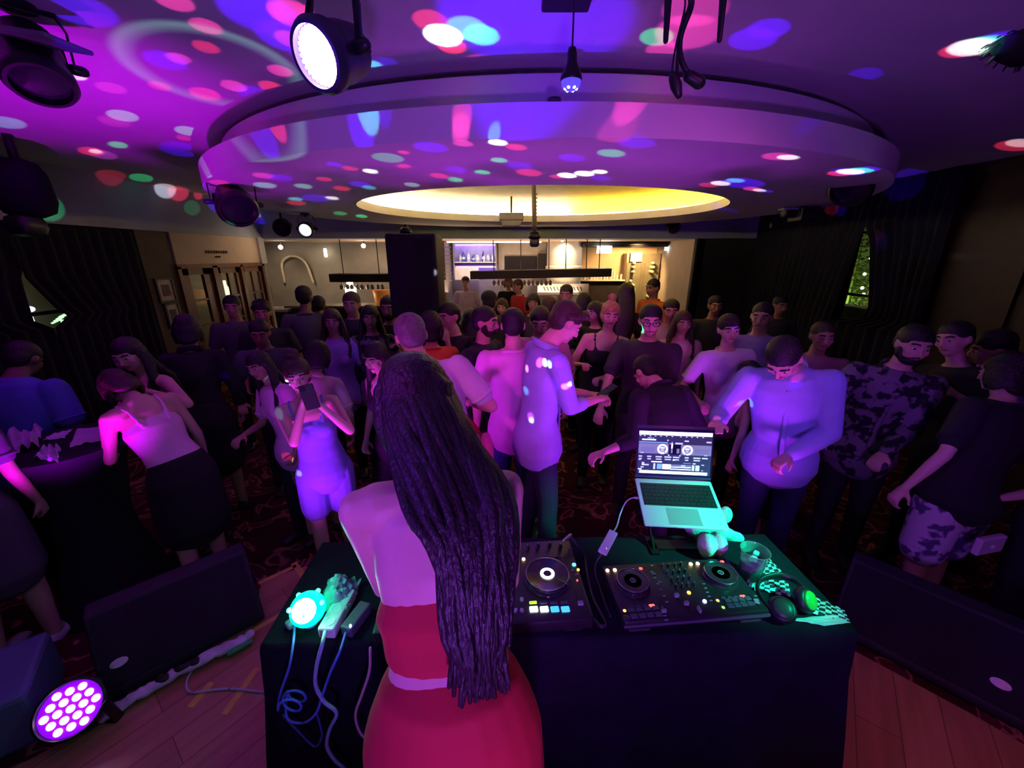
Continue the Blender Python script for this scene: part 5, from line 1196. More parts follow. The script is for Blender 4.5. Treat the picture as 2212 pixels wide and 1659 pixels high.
# ================================================================== people
SKIN = {'a': mat('skin_light', (.70, .44, .34), .5, var=.06, scale=12), 'b': mat('skin_tan', (.50, .29, .20), .5, var=.06, scale=12), 'c': mat('skin_dark', (.20, .11, .08), .5, var=.06, scale=12)}
HAIR = {'black': mat('hair_black', (.012, .010, .012), .45, var=.4, scale=40, bump=.6, bscale=120), 'brown': mat('hair_brown', (.050, .028, .018), .45, var=.4, scale=40, bump=.6, bscale=120),
        'blond': mat('hair_blond', (.48, .30, .12), .45, var=.3, scale=40, bump=.6, bscale=120), 'grey': mat('hair_grey', (.16, .15, .16), .5, var=.3, scale=40, bump=.6, bscale=120)}
def cloth(name, c): return mat('cloth_' + name, c, .85, var=.08, scale=9, bump=.25, bscale=26)
CL = dict(white=cloth('white', (.78, .76, .78)), pink=cloth('pink', (.95, .52, .82)), blue=cloth('light_blue', (.42, .46, .85)), black=cloth('black', (.012, .012, .016)), navy=cloth('navy', (.025, .03, .08)),
          grey=cloth('grey', (.10, .10, .13)), dgrey=cloth('dark_grey', (.035, .035, .045)), denim=cloth('denim', (.20, .24, .62)), red=cloth('red', (.50, .025, .035)), orange=cloth('orange', (.75, .18, .04)),
          tan=cloth('tan', (.55, .42, .34)), cream=cloth('cream', (.75, .62, .58)), purple=cloth('violet_shirt', (.40, .32, .75)), jeans=cloth('jeans', (.05, .06, .28)), salmon=cloth('salmon', (.50, .20, .36)), deep=cloth('deep_blue', (.10, .14, .62)))
def patterned(name, c1, c2, scale):
    m, N, L, b = nodes_mat(name)
    tc = N.new('ShaderNodeTexCoord'); nz = N.new('ShaderNodeTexNoise'); nz.inputs['Scale'].default_value = scale; nz.inputs['Detail'].default_value = 2; L.new(tc.outputs['Object'], nz.inputs[0])
    r = ramp(N, [(.46, c1), (.52, c2)]); L.new(nz.outputs['Fac'], r.inputs[0]); L.new(r.outputs[0], b.inputs['Base Color']); b.inputs['Roughness'].default_value = .85
    return m
CL['camo'] = patterned('camouflage_cloth', (.12, .08, .22), (.70, .62, .78), 14); CL['floral'] = patterned('patterned_dark_cloth', (.012, .012, .02), (.20, .17, .22), 16)
CL['printed'] = patterned('printed_shorts_cloth', (.62, .40, .38), (.30, .12, .14), 40)
M_eye = mat('eye_white', (.75, .72, .70), .2, coat=.6); M_iris = mat('iris_dark', (.02, .012, .01), .2, coat=1.0); M_lip = mat('lips', (.42, .12, .12), .4); M_brow = mat('eyebrow_dark', (.02, .014, .012), .8)
M_shoe = mat('shoe_dark', (.02, .02, .02), .4); M_shoew = mat('shoe_white', (.7, .7, .72), .5)
_dg = bpy.context.evaluated_depsgraph_get
def fuse(mb, name, m_, parent, voxel, it=3, fac=.5):
    """one continuous surface from overlapping shapes"""
    o = mb.build(name, m_, parent)
    md = o.modifiers.new('fuse', 'REMESH'); md.mode = 'VOXEL'; md.voxel_size = voxel; md.use_smooth_shade = True
    if it: s = o.modifiers.new('soften', 'SMOOTH'); s.factor = fac; s.iterations = it
    bpy.context.view_layer.update()
    me = bpy.data.meshes.new_from_object(o.evaluated_get(_dg())); old = o.data
    o.modifiers.clear(); o.data = me; me.name = name
    if not me.materials: me.materials.append(m_)
    me.polygons.foreach_set('use_smooth', [True] * len(me.polygons)); bpy.data.meshes.remove(old)
    return o

def person(label, px, py, D, yaw=180, sex='m', skin='a', hair='black', hairstyle='short', top=('tee', 'black'), bottom=('pants', 'black'), lean=(4, 0, 0), head=(5, 0, 0),
           rh=None, lh=None, r_el=None, l_el=None, stance=(.10, .04), base=0.0, group=None, beard=False, glasses=False, shoes=None, voxel=None, scale=None, root_xy=None, curl=35, rgrip=None, lgrip=None, build=1.0, extra=None, legs=True, face=None, hand_roll=0):
    Y = math.radians(yaw)
    fem = sex == 'f'
    # ---------- pose in a 1.75 m body frame: +Y is where the person faces, +X their right
    piv = V((0, 0, .95))
    Rm = Matrix.Rotation(rad(-lean[0]), 4, 'X') @ Matrix.Rotation(rad(lean[1]), 4, 'Y') @ Matrix.Rotation(rad(lean[2]), 4, 'Z')
    Rh = Matrix.Rotation(rad(-lean[0] * .5), 4, 'X') @ Matrix.Rotation(rad(lean[1] * .5), 4, 'Y')
    up = lambda p: piv + Rm @ (V(p) - piv)
    mid = lambda p: piv + Rh @ (V(p) - piv)
    npv = V((0, -.005, 1.47))
    Rn = Matrix.Rotation(rad(head[1]), 4, 'Z') @ Matrix.Rotation(rad(-head[0]), 4, 'X') @ Matrix.Rotation(rad(head[2]), 4, 'Y')
    hd = lambda p: up(npv + Rn @ (V(p) - npv))
    top_l = hd((0, .0, 1.755))
    # ---------- size and position from where the head is
    P = atY(px, py, D)
    if scale is None: scale = (P.z - base) / top_l.z
    s = scale
    Rz = Matrix.Rotation(Y, 4, 'Z')
    o2 = Rz @ (top_l * s)
    loc = V((P.x - o2.x, P.y - o2.y, base)) if root_xy is None else V((root_xy[0], root_xy[1], base))
    t = thing('person', label, 'person', loc, Y, group)
    LOG.append('%-46s h=%.2f at (%.2f, %.2f)' % (label[:46], s * 1.75, loc.x, loc.y))
    dist = math.hypot(loc.x, loc.y)
    vx = voxel or (.0075 if dist < 2.9 else (.010 if dist < 4.0 else .013))
    K = Matrix.Scale(s, 4)
    def nb():
        g = MB(); g.M = K.copy(); return g
    sk = SKIN[skin]; w = build
    sh = .155 if fem else .180
    SX = (.148, .150, .132, .118, .140, .140, .085) if fem else (.140, .150, .140, .142, .160, .158, .095)
    SYd = (.105, .115, .092, .085, .105, .095, .062) if fem else (.100, .110, .098, .098, .115, .105, .068)
    zs = (.86, .93, 1.04, 1.13, 1.28, 1.38, 1.445)
    def torso(g, i0, i1, inf=0.0, zlo=None, flare=0.0, seg=28):
        pts = []; rr = []
        if zlo is not None: pts.append(V((0, 0, zlo))); rr.append((SX[1] * w + inf + flare, SYd[1] * w + inf + flare))
        for i in range(i0, i1 + 1):
            if zlo is not None and zs[i] <= zlo + .02: continue
            p = V((0, 0, zs[i])); p = p if i < 2 else (mid(p) if i == 2 else up(p))
            pts.append(p); rr.append((SX[i] * w + inf + (flare * .8 if i <= 1 else 0), SYd[i] * w + inf + (flare * .8 if i <= 1 else 0)))
        g.tube(pts, rr, side=(1, 0, 0), seg=seg)
    # joints
    J = {}
    for sgn, tgt, el, nm in ((1, rh, r_el, 'r'), (-1, lh, l_el, 'l')):
        S_ = up((sgn * (sh + .005) * (.5 + .5 * w), 0, 1.415))
        T_ = V(tgt) if tgt is not None else S_ + V((sgn * .07, .05, -.50))
        d = T_ - S_; L1_, L2_ = .285, .245
        if d.length > (L1_ + L2_) * .985: d = d.normalized() * (L1_ + L2_) * .985; T_ = S_ + d
        h = V(el) if el is not None else V((sgn * .45, -.6, -.5))
        a = (L1_ ** 2 - L2_ ** 2 + d.length_squared) / (2 * d.length); q = math.sqrt(max(0, L1_ ** 2 - a * a))
        n = (h - d.normalized() * h.dot(d.normalized())).normalized()
        E_ = S_ + d.normalized() * a + n * q
        J[nm] = (S_, E_, T_)
    # ---------- body
    g = nb()
    torso(g, 0, 6); g.tube([up((-sh * .82, 0, 1.415)), up((sh * .82, 0, 1.415))], [(.052, .055)] * 2, side=(0, 0, 1), seg=12)
    if fem:
        for x in (-.066, .066): g.ell(up((x, .075, 1.27)), (.056, .050, .056))
    nr = .047 if fem else .056
    g.tube([up((0, -.012, 1.42)), up((0, -.008, 1.47)), hd((0, .008, 1.55))], [(nr + .014, nr + .010), nr, nr], seg=12)
    # head with face
    Rhd = Rm @ Rn
    if fem: sc_ = .94
    else: sc_ = 1.0
    HC = V((0, .012, 1.652))
    def H(p): return hd(HC + (V(p)) * sc_)
    g.ell(H((0, -.004, .012)), (.076 * sc_, .094 * sc_, .092 * sc_), Rhd, seg=18, rings=12)
    g.ell(H((0, .030, -.052)), (.056 * sc_, .062 * sc_, .060 * sc_), Rhd, seg=16, rings=10)
    g.ell(H((0, .072, -.088)), (.022 * sc_, .018 * sc_, .018 * sc_), Rhd)
    g.tube([H((0, .090, .008)), H((0, .103, -.018)), H((0, .108, -.032))], [.008, .011, .014], seg=8)
    for x in (-1, 1):
        g.ell(H((x * .077, -.004, -.012)), (.010, .020, .030), Rhd, seg=10, rings=7); g.ell(H((x * .040, .070, -.028)), (.022, .016, .018), Rhd, seg=10, rings=7)
    g.tube([H((-.045, .080, .026)), H((0, .088, .024)), H((.045, .080, .026))], [(.009, .009)] * 3, seg=8)
    # arms and hands
    for nm, sgn in (('r', 1), ('l', -1)):
        S_, E_, T_ = J[nm]; a = .86 if fem else 1.0
        g.tube([S_, S_.lerp(E_, .45), E_], [.050 * a * w, .043 * a * w, .036 * a], seg=12); g.tube([E_, E_.lerp(T_, .35), T_], [.037 * a, .036 * a, .024 * a], seg=12)
        f = (T_ - E_).normalized(); sd = f.cross(V((0, 0, 1)))
        if abs(f.z) > .85: sd = V((0, 1, 0)) - f * f.y
        sd.normalize(); sd = (Matrix.Rotation(rad(hand_roll) * sgn, 3, f) @ sd); nrm = f.cross(sd) * (1 if abs(f.z) > .85 else 1)
        if abs(f.z) > .85: nrm = V((-sgn, 0, 0)) - f * (-sgn * f.x); nrm.normalize()
        else:
            if nrm.z > 0: nrm = -nrm
        k = T_ + f * .085
        g.tube([T_, T_ + f * .03, k], [(.026 * a, .019), (.036 * a, .016), (.041 * a, .014)], side=sd, seg=12)
        cu = (rgrip if nm == 'r' else lgrip); cu = curl if cu is None else cu
        for i, (off, ln) in enumerate(((-.031, .070), (-.0105, .080), (.0105, .076), (.031, .060))):
            b0 = T_ + f * .080 + sd * off * a; ang = 0; pts = [b0]; dcur = (f + sd * off * 2.2).normalized()
            for seg_ in (.42, .32, .26):
                ang += rad(cu) ; dd = dcur * math.cos(ang) + nrm * math.sin(ang); pts.append(pts[-1] + dd * ln * seg_)
            g.tube(pts, [.0095, .009, .0085, .0075], seg=8)
        th = sd * (-1 if sgn * f.cross(V((0, 0, 1))).dot(sd) < 0 else 1) * -sgn
        b0 = T_ + f * .025 + th * .028; g.tube([b0, b0 + (f * .7 + th * .8 + nrm * .25).normalized() * .035, b0 + (f * .95 + th * .65 + nrm * .5).normalized() * .062], [.013, .0105, .0085], seg=8)
        J[nm] += (f, nrm, sd)
    # legs
    lj = {}
    for nm, sgn in (('r', 1), ('l', -1)):
        hp = V((sgn * .085, 0, .90)); ft = V((sgn * stance[0], sgn * stance[1], .075)); kn = hp.lerp(ft, .48) + V((0, .025, 0)); lj[nm] = (hp, kn, ft)
        g.tube([hp, hp.lerp(kn, .45), kn, kn.lerp(ft, .35), ft], [(.090 if fem else .086) * w, .074 * w, .052, .052, .034], seg=14)
        g.tube([ft + V((0, -.035, -.045)), ft + V((0, .06, -.045)), ft + V((0, .15, -.055))], [(.034, .028), (.040, .026), (.038, .016)], side=(1, 0, 0), seg=10)
    body = fuse(g, 'body', sk, t, vx * s)
    # ---------- face details
    if face if face is not None else True:
        for x in (-1, 1):
            g = nb(); g.ell(H((x * .031, .080, -.002)), (.013, .009, .008), Rhd, seg=12, rings=8); e = g.build('eye', M_eye, t, smooth=True)
            g = nb(); g.ell(H((x * .031, .087, -.002)), (.006, .004, .0065), Rhd, seg=10, rings=6); g.build('iris', M_iris, e, smooth=True)
            g = nb(); g.tube([H((x * .016, .094, .024)), H((x * .034, .092, .029)), H((x * .052, .080, .024))], [(.003, .005)] * 3, side=(0, 1, 0), seg=6); g.build('eyebrow', M_brow, t, smooth=True)
        g = nb(); g.tube([H((-.024, .084, -.062)), H((0, .095, -.060)), H((.024, .084, -.062))], [.004, .0075, .004], seg=8); g.build('lips', M_lip, t, smooth=True)
    if beard:
        g = nb(); g.ell(H((0, .038, -.078)), (.058, .060, .042), Rhd); g.ell(H((0, .088, -.050)), (.024, .010, .007), Rhd)
        for x in (-1, 1): g.ell(H((x * .062, .020, -.045)), (.014, .030, .040), Rhd)
        fuse(g, 'beard', HAIR[hair], t, vx * s, 1)
    if glasses:
        g = nb()
        for x in (-1, 1):
            pts = [H((x * .033 + .024 * math.cos(a), .100, -.002 + .017 * math.sin(a))) for a in [math.pi * 2 * k / 14 for k in range(15)]]; g.tube(pts, [.0026] * 15, seg=6); g.tube([H((x * .057, .098, .004)), H((x * .082, .0, .004))], [.0025, .0025], seg=6)
        g.tube([H((-.010, .102, .002)), H((.010, .102, .002))], [.0025] * 2, seg=6); g.build('glasses', M_blackm, t, smooth=True)
    # ---------- hair
    g = nb(); hm = HAIR[hair]
    def cap(k=1.0):
        g.ell(H((0, -.012, .034)), (.084 * sc_ * k, .098 * sc_ * k, .084 * sc_ * k), Rhd, seg=16, rings=10)
    if hairstyle in ('short', 'shaved', 'curly', 'quiff', 'cap'):
        kk = .975 if hairstyle == 'shaved' else 1.0
        cap(kk); g.ell(H((0, -.040, -.005)), (.077 * sc_, .064 * sc_, .078 * sc_), Rhd)
        if hairstyle == 'quiff':
            g.tube([H((-.045, .072, .078)), H((0, .085, .092)), H((.045, .072, .078))], [.026, .032, .026]); g.tube([H((-.075, .03, .05)), H((-.075, -.03, .02))], [.018, .02]); g.tube([H((.075, .03, .05)), H((.075, -.03, .02))], [.018, .02])
        if hairstyle == 'curly':
            rn = random.Random(int(px)); 
            for _ in range(34):
                a, b = rn.uniform(0, 6.28), rn.uniform(.1, 1); g.ell(H((.080 * math.sqrt(1 - b * b) * math.cos(a), -.02 + .090 * math.sqrt(1 - b * b) * math.sin(a), .03 + .088 * b)), (.022, .022, .022), seg=8, rings=6)
    elif hairstyle in ('long', 'bob', 'tied', 'bun'):
        cap(1.03); g.ell(H((0, -.045, -.015)), (.086 * sc_, .066 * sc_, .095 * sc_), Rhd)
        if hairstyle == 'long':
            g.tube([H((0, -.05, 0)), H((0, -.075, -.10)), up((0, -.105, 1.42)), up((0, -.125, 1.25)), up((0, -.12, 1.16))], [(.085, .05), (.095, .042), (.11, .035), (.095, .028), (.05, .015)], side=(1, 0, 0), seg=16)
            for x in (-1, 1): g.tube([H((x * .070, .0, .03)), H((x * .088, -.005, -.06)), up((x * .115, .035, 1.42)), up((x * .11, .085, 1.30))], [(.022, .035), (.022, .04), (.03, .028), (.02, .012)], side=(1, 0, 0), seg=10)
        if hairstyle == 'bob':
            for x in (-1, 1): g.tube([H((x * .074, -.01, .03)), H((x * .086, -.01, -.05)), H((x * .080, -.01, -.11))], [(.02, .045), (.022, .05), (.014, .04)], side=(1, 0, 0), seg=10)
            g.tube([H((0, -.06, 0)), H((0, -.07, -.11))], [(.085, .04), (.07, .03)], side=(1, 0, 0))
        if hairstyle == 'tied': g.tube([H((0, -.10, .02)), H((0, -.15, -.02)), H((0, -.15, -.14)), H((0, -.13, -.22))], [.03, .036, .03, .012])
        if hairstyle == 'bun': g.ell(H((0, -.03, .145)), (.040, .040, .034), Rhd)
    fuse(g, 'hair', hm, t, vx * s * .9, 2)
    if hairstyle == 'cap':
        g = nb(); g.ell(H((0, -.008, .045)), (.090, .105, .080), Rhd); g.tube([H((0, .08, .052)), H((0, .165, .040))], [(.075, .008), (.055, .005)], side=(1, 0, 0)); g.build('cap', CL['black'], t, smooth=True)
    # ---------- clothes
    kind, cn = top; cm = CL[cn]
    g = nb()
    inf = .014
    if kind in ('tee', 'shirt', 'rolled', 'blouse'):
        loose = .036 if kind in ('shirt', 'rolled') else .024
        torso(g, 1, 5, inf, zlo=.84 if kind != 'blouse' else .93, flare=loose); g.ell(up((0, -.01, 1.43)), ((.105 if fem else .12) * w, .078, .030), Rm)
        g.tube([up((-sh * .80, 0, 1.418)), up((sh * .80, 0, 1.418))], [(.060, .062)] * 2, side=(0, 0, 1), seg=12)
        for nm in 'rl':
            S_, E_, T_ = J[nm][:3]
            a = (.95 if fem else 1.05) * w
            if kind in ('tee', 'blouse'): e = S_.lerp(E_, .68); g.tube([S_, S_.lerp(e, .5), e], [.062 * a, .062 * a, .060 * a], seg=12)
            else:
                g.tube([S_, S_.lerp(E_, .5), E_], [.064 * a, .058 * a, .053 * a], seg=12); e = E_.lerp(T_, .42 if kind == 'rolled' else .93); g.tube([E_, E_.lerp(e, .5), e], [.053 * a, .050 * a, .046 * a if kind == 'rolled' else .038 * a], seg=12)
        if fem:
            for x in (-.066, .066): g.ell(up((x, .080, 1.27)), (.060, .052, .060))
    elif kind in ('cami', 'dress', 'romper', 'crop', 'tube'):
        if kind == 'tube': g.tube([up((0, 0, 1.105)), up((0, 0, 1.15)), up((0, 0, 1.185))], [(SX[3] + inf, SYd[3] + inf), (SX[3] + inf + .004, SYd[3] + inf), (SX[4] + inf - .008, SYd[4] + inf - .004)], side=(1, 0, 0), seg=20)
        elif kind == 'crop': torso(g, 3, 4, inf)
        else: torso(g, 1, 4, inf, zlo=.86, flare=.015)
        for x in (-.066, .066): g.ell(up((x, .082, 1.265)), (.064, .052, .062))
        if kind != 'tube': g.tube([up((-.085, .085, 1.30)), up((0, .09, 1.315)), up((.085, .085, 1.30))], [(.022, .03)] * 3, seg=10)
        if kind != 'tube':
            for x in (-1, 1): g.tube([up((x * .075, .105, 1.31)), up((x * .095, .06, 1.44)), up((x * .098, .0, 1.475)), up((x * .085, -.07, 1.42)), up((x * .07, -.11, 1.30))], [(.013, .006)] * 5, side=(1, 0, 0), seg=8)
    tp = None
    if g.v:
        tp = fuse(g, {'tee': 't_shirt', 'shirt': 'shirt', 'rolled': 'shirt', 'blouse': 'blouse', 'cami': 'camisole', 'dress': 'dress', 'romper': 'romper', 'crop': 'crop_top', 'tube': 'crop_top'}[kind], cm, t, vx * s, 5)
    if kind in ('shirt', 'rolled'):
        g = nb(); n = 20; pts = []
        for k in range(n + 1):
            a = rad(-65) + rad(310) * k / n; a2 = a + rad(90) + rad(0)
            pts.append(up((.080 * math.cos(rad(115) + rad(310) * k / n), -.008 + .072 * math.sin(rad(115) + rad(310) * k / n), 1.478 - .022 * math.sin(rad(115) + rad(310) * k / n))))
        g.tube(pts, [(.022, .006)] * len(pts), side=(0, 0, 1), seg=8); g.build('collar', cm, tp, smooth=True)
        g = nb(); g.tube([up((0, SYd[5] + inf - .002, 1.40)), up((0, SYd[4] + inf + .002, 1.28)), up((0, SYd[3] + inf + .014, 1.13)), V((0, SYd[1] + inf + .022, .88))], [(.014, .005)] * 4, side=(1, 0, 0), seg=6); g.build('button_placket', cm, tp, smooth=True)
    if kind in ('tee', 'blouse'):
        g = nb(); q_ = 24; r1 = .070 if fem else .082; g.tube([up((r1 * math.cos(2 * math.pi * k / q_), -.012 + (r1 - .008) * math.sin(2 * math.pi * k / q_), 1.464 - .018 * math.sin(2 * math.pi * k / q_))) for k in range(q_ + 1)], [(.010, .007)] * (q_ + 1), side=(0, 0, 1), seg=8); g.build('neckband', cm, tp, smooth=True)
        for nm in 'rl':
            S_, E_ = J[nm][:2]; e = S_.lerp(E_, .70); f_ = (E_ - S_).normalized(); rr_ = (.060 * (.95 if fem else 1.05) * w)
            g = nb(); g.lathe([(rr_, -.008), (rr_ + .004, 0), (rr_, .008), (rr_ - .012, .006)], c=e, rot=f_.to_track_quat('Z', 'Y').to_matrix().to_4x4(), seg=20); g.build('sleeve_hem', cm, tp, smooth=True)
    bk, bn = bottom; bm_ = CL[bn]
    g = nb()
    if bk in ('pants', 'shorts', 'romper'):
        torso(g, 0, 2, .010, seg=18)
        for nm in 'rl':
            hp, kn, ft = lj[nm]
            if bk == 'pants': g.tube([hp, hp.lerp(kn, .5), kn, kn.lerp(ft, .5), ft + V((0, 0, .01))], [.092 * w, .086 * w, .066, .060, .052], seg=14)
            elif bk == 'shorts': e = hp.lerp(kn, .80); g.tube([hp, hp.lerp(e, .5), e], [.104 * w, .098 * w, .092 * w], seg=14)
            else: e = hp.lerp(kn, .66); g.tube([hp, hp.lerp(e, .5), e], [.110, .108, .104], seg=14)
    elif bk == 'skirt':
        g.tube([V((0, 0, .56)), V((0, 0, .75)), V((0, 0, .93)), mid((0, 0, .985))], [(.21 * w, .165 * w), (.202 * w, .16 * w), (.190 * w, .150 * w), (.174 * w, .134 * w)], side=(1, 0, 0), seg=22)
    if g.v: fuse(g, {'pants': 'trousers', 'shorts': 'shorts', 'romper': 'romper_legs', 'skirt': 'skirt'}[bk], bm_, t, vx * s * 1.1, 3)
    # shoes
    for nm in 'rl':
        ft = lj[nm][2]; g = nb(); g.tube([ft + V((0, -.04, -.042)), ft + V((0, .05, -.040)), ft + V((0, .155, -.050))], [(.042, .036), (.047, .034), (.042, .024)], side=(1, 0, 0), seg=12); g.build('shoe', shoes or M_shoe, t, smooth=True)
    t['_J'] = 0; del t['_J']
    if extra: extra(t, nb, J, up, hd, H, s, lj)
    return t, J, s
LOG = []

def held(t, s, p, kind, label, f=V((0, 1, 0)), up_=V((0, 0, 1))):
    """world position of a point given in the 1.75 m frame"""
    W = Matrix.Translation(t.location) @ Matrix.Rotation(t.rotation_euler.z, 4, 'Z')
    return W @ (V(p) * s)

def phone(loc, rot, label, screen=None):
    t = thing('smartphone', label, 'phone', loc); t.rotation_euler = rot
    g = MB(); g.rbox((0, 0, 0), (.072, .009, .148), .006); g.build('case', M_black, t); g = MB(); g.rbox((0, -.0052, 0), (.066, .001, .140), .004); g.build('screen', screen or mat('phone_screen_dark', (.02, .02, .05), .15), t)
    g = MB(); g.rbox((.018, .0055, .052), (.026, .003, .026), .005); g.build('camera_bump', M_blackm, t)
    return t

# ---- foreground: the woman leaning over the left end of the table
def long_locks(t, nb, J, up, hd, H, s, lj):
    g = nb(); rn = random.Random(9)
    for k in range(150):
        a = rn.uniform(-1.35, 1.35); u = rn.random()
        pp = .25 + 1.15 * u; st = H((.074 * math.sin(a) * math.sin(pp), -.020 - .080 * math.cos(a) * math.sin(pp), .028 + .080 * math.cos(pp))); s2 = H((.080 * math.sin(a), -.030 - .080 * math.cos(a), -.03 - .04 * u))
        x = .092 * math.sin(a * .9) + rn.uniform(-.02, .02); L_ = rn.uniform(.0, .18)
        shift = .045
        m1 = up((x * .8 + shift * .6, -.115 - .03 * rn.random(), 1.47 - .05 * u)); m2 = up((x * .62 + shift, -.150 - .02 * rn.random(), 1.36)); m3 = up((x * .45 + shift + .02 * rn.uniform(-1, 1), -.145 - .02 * rn.random(), 1.24 - L_ * .35)); m4 = up((x * .36 + shift + .005 + .025 * rn.uniform(-1, 1), -.135, 1.16 - L_ * .55))
        P = smooth_path([st, s2, m1, m2, m3, m4], 4); n = len(P); g.tube(P, [(.013 * (1 - .75 * (i / n) ** 2), .009 * (1 - .7 * (i / n) ** 2)) for i in range(n)], side=(1, 0, 0), seg=6)
    for k in range(46):   # locks falling over the right shoulder
        x0 = .060 + .025 * rn.random(); st = H((x0, -.03 + .03 * rn.random(), .04 - .09 * rn.random()))
        x = .10 + rn.uniform(-.02, .045); P = smooth_path([st, H((.080, -.03, -.08)), up((x, -.075 - .04 * rn.random(), 1.43)), up((x - .005, -.125, 1.30)), up((x - .03, -.14, 1.20 + rn.uniform(-.05, .05)))], 4)
        n = len(P); g.tube(P, [(.013 * (1 - .7 * (i / n) ** 2), .008) for i in range(n)], side=(1, 0, 0), seg=6)
    g.build('hair_locks', mat('hair_dark_brown_long', (.020, .011, .014), .5, var=.45, scale=30, bump=.5, bscale=160, stretch=(1, 1, .12)), t, smooth=True)
    g = nb(); 
    for x in (.1,): pass
W1, JW, sW = person('woman seen from behind over the table, long dark hair, red cropped top, red skirt', 880, 800, .90, yaw=4, sex='f', skin='a', hair='black', hairstyle='bob',
       top=('tube', 'red'), bottom=('skirt', 'red'), lean=(22, -4, 10), head=(14, 0, -8), rh=(.02, .44, 1.14), lh=(-.08, .44, 1.14), r_el=(.25, -.4, -1), l_el=(-.25, -.4, -1), base=.256, scale=.975, voxel=.006, extra=long_locks, build=1.0)

# ---- the crowd, nearest rows first
gid = None
t, J, s = person('woman in a denim-blue romper taking a photo with her phone', 634, 776, 2.15, 205, 'f', 'a', 'brown', 'bun', ('romper', 'denim'), ('romper', 'denim'), (3, 5, 0), (4, 0, 0), rh=(.05, .27, 1.50), lh=(-.05, .26, 1.48), rgrip=45, lgrip=45, voxel=.0075)
P = held(t, s, (.0, .33, 1.57), '', ''); phone(P, (rad(-6), rad(8), rad(205)), 'phone held up in both hands by the woman in the blue romper', emi('phone_glow', (.05, .5, .35), .5))
person('woman in a cream top and printed shorts beside the blue romper, seen from behind', 690, 737, 2.8, 20, 'f', 'a', 'black', 'bob', ('blouse', 'cream'), ('shorts', 'printed'), (8, 12, 0), (10, 0, 0))
person('dark-haired person in a pink top half hidden left of the woman in the blue romper', 548, 762, 2.55, 150, 'f', 'b', 'black', 'long', ('tee', 'pink'), ('pants', 'black'), (5, 10, 0), (10, 20, 0), rh=(.15, .30, 1.1))
def strap(t, nb, J, up, hd, H, s, lj):
    g = nb(); P = smooth_path([up((-.10, .04, 1.48)), up((-.04, -.11, 1.44)), up((.06, -.140, 1.30)), up((.17, -.08, 1.12)), up((.20, .02, 1.03))], 6)
    g.tube(P, [(.020, .004)] * len(P), side=(1, 0, -.6), seg=8); g.build('bag_strap', CL['red'], t, smooth=True)
    g = nb(); g.rbox((.215, -.02, .96), (.05, .16, .22), .02); g.build('shoulder_bag', mat('pink_bag', (.85, .10, .45), .5), t, smooth=True, auto=40)
person('tall grey-haired man in a white shirt with a red shoulder strap, back to the photographer', 878, 682, 2.2, 12, 'm', 'a', 'grey', 'short', ('tee', 'white'), ('pants', 'black'), (14, -13, 0), (8, 10, 4), rh=(.16, .30, 1.16), lh=(-.12, .35, 1.15), r_el=(.7, -.3, -.8), extra=strap, build=1.08)
person('woman with bare shoulders and a black strap left of the grey-haired man', 806, 742, 2.5, 150, 'f', 'a', 'black', 'long', ('cami', 'black'), ('pants', 'black'), (5, 0, 0), (10, 10, 0))
person('man in a plain pink shirt and blue jeans, back to the photographer', 1108, 668, 2.72, 2, 'm', 'a', 'black', 'short', ('tee', 'pink'), ('pants', 'jeans'), (2, 0, 0), (8, 0, 0), rh=(.20, .28, 1.05), lh=(-.27, .04, .88), build=1.02)
t, J, s = person('man in a light blue rolled-sleeve shirt looking down at his phone', 1240, 658, 2.42, -72, 'm', 'a', 'brown', 'quiff', ('rolled', 'blue'), ('pants', 'navy'), (5, 0, 0), (30, 0, 0), rh=(.06, .36, 1.13), lh=(-.08, .37, 1.12), r_el=(.4, -.8, -.8), l_el=(-.4, -.8, -.8), rgrip=40, lgrip=30, build=.92)
P = held(t, s, (-.01, .47, 1.15), '', ''); phone(P, (rad(-60), 0, rad(-72)), 'phone in the hands of the man in the light blue rolled-sleeve shirt')
t, J, s = person('man with bowed head in a blue-violet long-sleeved shirt right of the laptop', 1688, 746, 2.02, 150, 'm', 'a', 'black', 'short', ('shirt', 'blue'), ('pants', 'navy'), (12, 6, 0), (38, -18, 0), rh=(.36, .34, 1.16), lh=(-.02, .27, 1.02), r_el=(.4, -.4, -1), l_el=(-.9, -.5, -.3), rgrip=12, lgrip=42, build=1.06, voxel=.0075)
def watch(t, nb, J, up, hd, H, s, lj):
    S_, E_, T_ = J['l'][:3]; f = (T_ - E_).normalized(); g = nb(); g.lathe([(.036, -.012), (.040, -.010), (.040, .010), (.036, .012)], c=T_ - f * .012, rot=f.to_track_quat('Z', 'Y').to_matrix().to_4x4(), seg=20, close=False); g.build('wristwatch', M_chrome, t, smooth=True, auto=40)
person('woman in a sleeveless black dress bending away, left of the bowed blue-shirted man', 1606, 786, 2.8, 20, 'f', 'a', 'black', 'bob', ('dress', 'black'), ('skirt', 'black'), (28, 4, 0), (30, 0, 0), rh=(.22, .42, .80), lh=(-.30, .15, .84), build=1.08)
person('bearded dark-haired man in a black shirt facing right, left of the pink shirt', 1046, 664, 2.95, -120, 'm', 'a', 'black', 'short', ('shirt', 'dgrey'), ('pants', 'black'), (2, 0, 0), (2, 10, 0), beard=True)
t, J, s = person('man in a black t-shirt raising a hand to his chin and holding a napkin', 968, 656, 3.3, 145, 'm', 'a', 'black', 'short', ('tee', 'black'), ('pants', 'black'), (4, 6, 0), (2, -6, 0), lh=(.02, .16, 1.44), rh=(.12, .24, 1.20), l_el=(-.4, -.2, -1))
